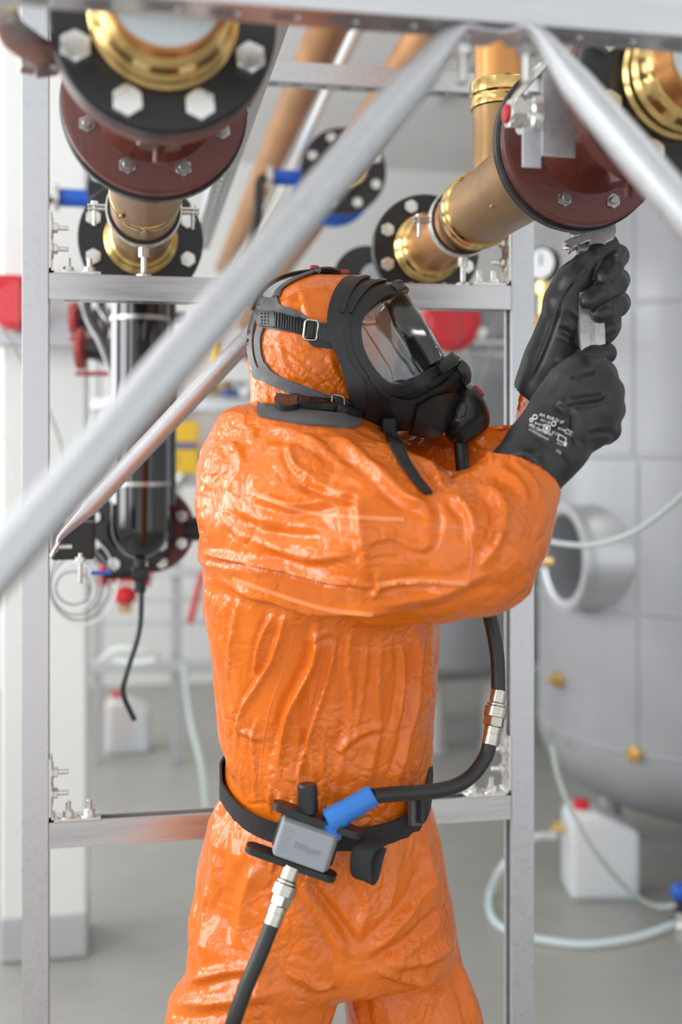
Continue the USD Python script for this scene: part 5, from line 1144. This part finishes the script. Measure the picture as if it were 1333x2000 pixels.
def wpart(name, uvs, y0, th_, r=.0015, mat='chrome', parent=None):
    pg = Polygon(wp(uvs)).buffer(-r).buffer(r, quad_segs=3); c = [solid(extrude(pg.buffer(-.0012), th_)).translate((0, 0, y0)), solid(extrude(pg, th_ - .0024)).translate((0, 0, y0 + .0012))]
    m = tri(c[0] + c[1]); m.vertices = wb + m.vertices[:, [0]] * ex + m.vertices[:, [1]] * ez + m.vertices[:, [2]] * ey
    return part(parent or wr, name, m, mat, smooth=25)
hy = (at(1150, 480, 1.505) - wb) @ ey
wpart('fixed_jaw', [(1099, 476), (1114, 468), (1150, 454), (1190, 434), (1202, 431), (1204, 452), (1198, 470), (1184, 478), (1172, 506), (1142, 508), (1150, 474), (1120, 488), (1112, 497)], hy - .008, .016, .0025)
jw = wpart('sliding_jaw', [(1112, 460), (1118, 432), (1126, 430), (1132, 450), (1160, 440), (1176, 436), (1150, 456), (1122, 464)], hy - .006, .012)
part(wr, 'knurl', place(lathe([(.006, 0), (.0075, .001)] + [(r, .001 + .002 * i + o) for i in range(7) for r, o in ((.0075, 0), (.0062, .001))] + [(.006, .016)], 20), at(1128, 487, 1.500), RT), 'zinc_dark', label='knurled adjusting screw')
part(wr, 'pin', place(lathe([(.0035, 0), (.0035, .003), (.002, .004), (0, .004)], 16), at(1108, 484, 1.495), -FW - RT * .5), 'nickel')
# ------------------------------------------------------------------ print on the near glove
def print_text(text, p0, ex_, h_, name='printing'):
    ex_ = np.asarray(ex_, float); ex_ /= np.linalg.norm(ex_); ey_ = np.array([ex_[1], -ex_[0]])
    t = meshkit.text_mesh(text, h_, 1.0); v = t.vertices; P = np.asarray(p0, float) + v[:, [0]] * ex_ + v[:, [1]] * ey_
    q, n = GS.hit(P); t.vertices = q + n * np.where(v[:, 2] > .5, .0009, -.0003)[:, None]; part(glove1, name, t, 'print_white', label='white printed text', smooth=False)
d1 = (1, .34)
print_text('Art. 868 Cr pf', (1054, 812), d1, 5.6); print_text('CAT. III', (1056, 822), d1, 3.8); print_text('EN 388', (1090, 838), d1, 3.4); print_text('EN 374', (1045, 828), d1, 3.2)
print_text('KCL Camapren', (1034, 832), (1, .46), 5.0); print_text('D-36124 Eichenzell', (1034, 840), (1, .52), 3.2); print_text('CE', (1102, 845), (1, .5), 9.0); print_text('M 10', (1078, 846), (1, .4), 4.6); print_text('0121', (1088, 866), (1, .5), 3.0); print_text('131', (1086, 880), (1, .75), 4.6)
def print_shape(poly): part(glove1, 'emblem', decal(poly, GS, -.0003, .0009, 1.5), 'print_white', label='white printed emblem', smooth=False)
def ringp(c, r, w): return Point(*c).buffer(r).difference(Point(*c).buffer(r - w))
for c, r in (((1046, 815), 5.0), ((1082, 828), 5.0), ((1039, 821), 4.0)): print_shape(ringp(c, r, 1.6))
sh = Polygon([(1062, 829), (1076, 832), (1075, 842), (1068, 847), (1061, 840)]); print_shape(sh.difference(sh.buffer(-1.5))); print_shape(Polygon([(1065, 833), (1072, 835), (1070, 842), (1066, 841)]))
bk = Polygon([(1092, 848), (1099, 851), (1107, 856), (1104, 868), (1096, 863), (1088, 860)]); print_shape(bk.difference(bk.buffer(-1.5))); print_shape(Polygon([(1104, 862), (1108, 865), (1105, 873), (1100, 870)]))
# seams of the overall
def seam(pts, w, label=None, mat='seam_orange'): part(person, 'seam_tape', decal(band(pts, w), SS, -.0008, .0009, 4), mat, label=label, smooth=40)
seam([(738, 1140), (800, 1136), (860, 1138), (914, 1139)], 9, 'pale tape along sleeve seam'); seam([(850, 1030), (885, 1030), (918, 1034)], 2.2); seam([(918, 1034), (922, 1080), (914, 1142)], 2.2); seam([(500, 965), (600, 1000), (690, 1010), (790, 1015)], 8); seam([(455, 1130), (540, 1160), (640, 1190), (730, 1200)], 8)
def stitches(pts, n):
    L = spline(pts, 2 * n + 1); ms = [decal(LineString([L[2 * i], L[2 * i + 1]]).buffer(.9, cap_style=2), SS, -.0005, .0009, 2.5) for i in range(n)]
    part(person, 'stitching', cat(ms), 'seam_orange', label='row of pale stitches', kind='stuff', smooth=False)
stitches([(574, 1235), (552, 1310), (528, 1380), (514, 1450), (508, 1530)], 60); stitches([(782, 1640), (778, 1700), (762, 1770), (745, 1830)], 40); stitches([(568, 878), (590, 884), (618, 886)], 14)
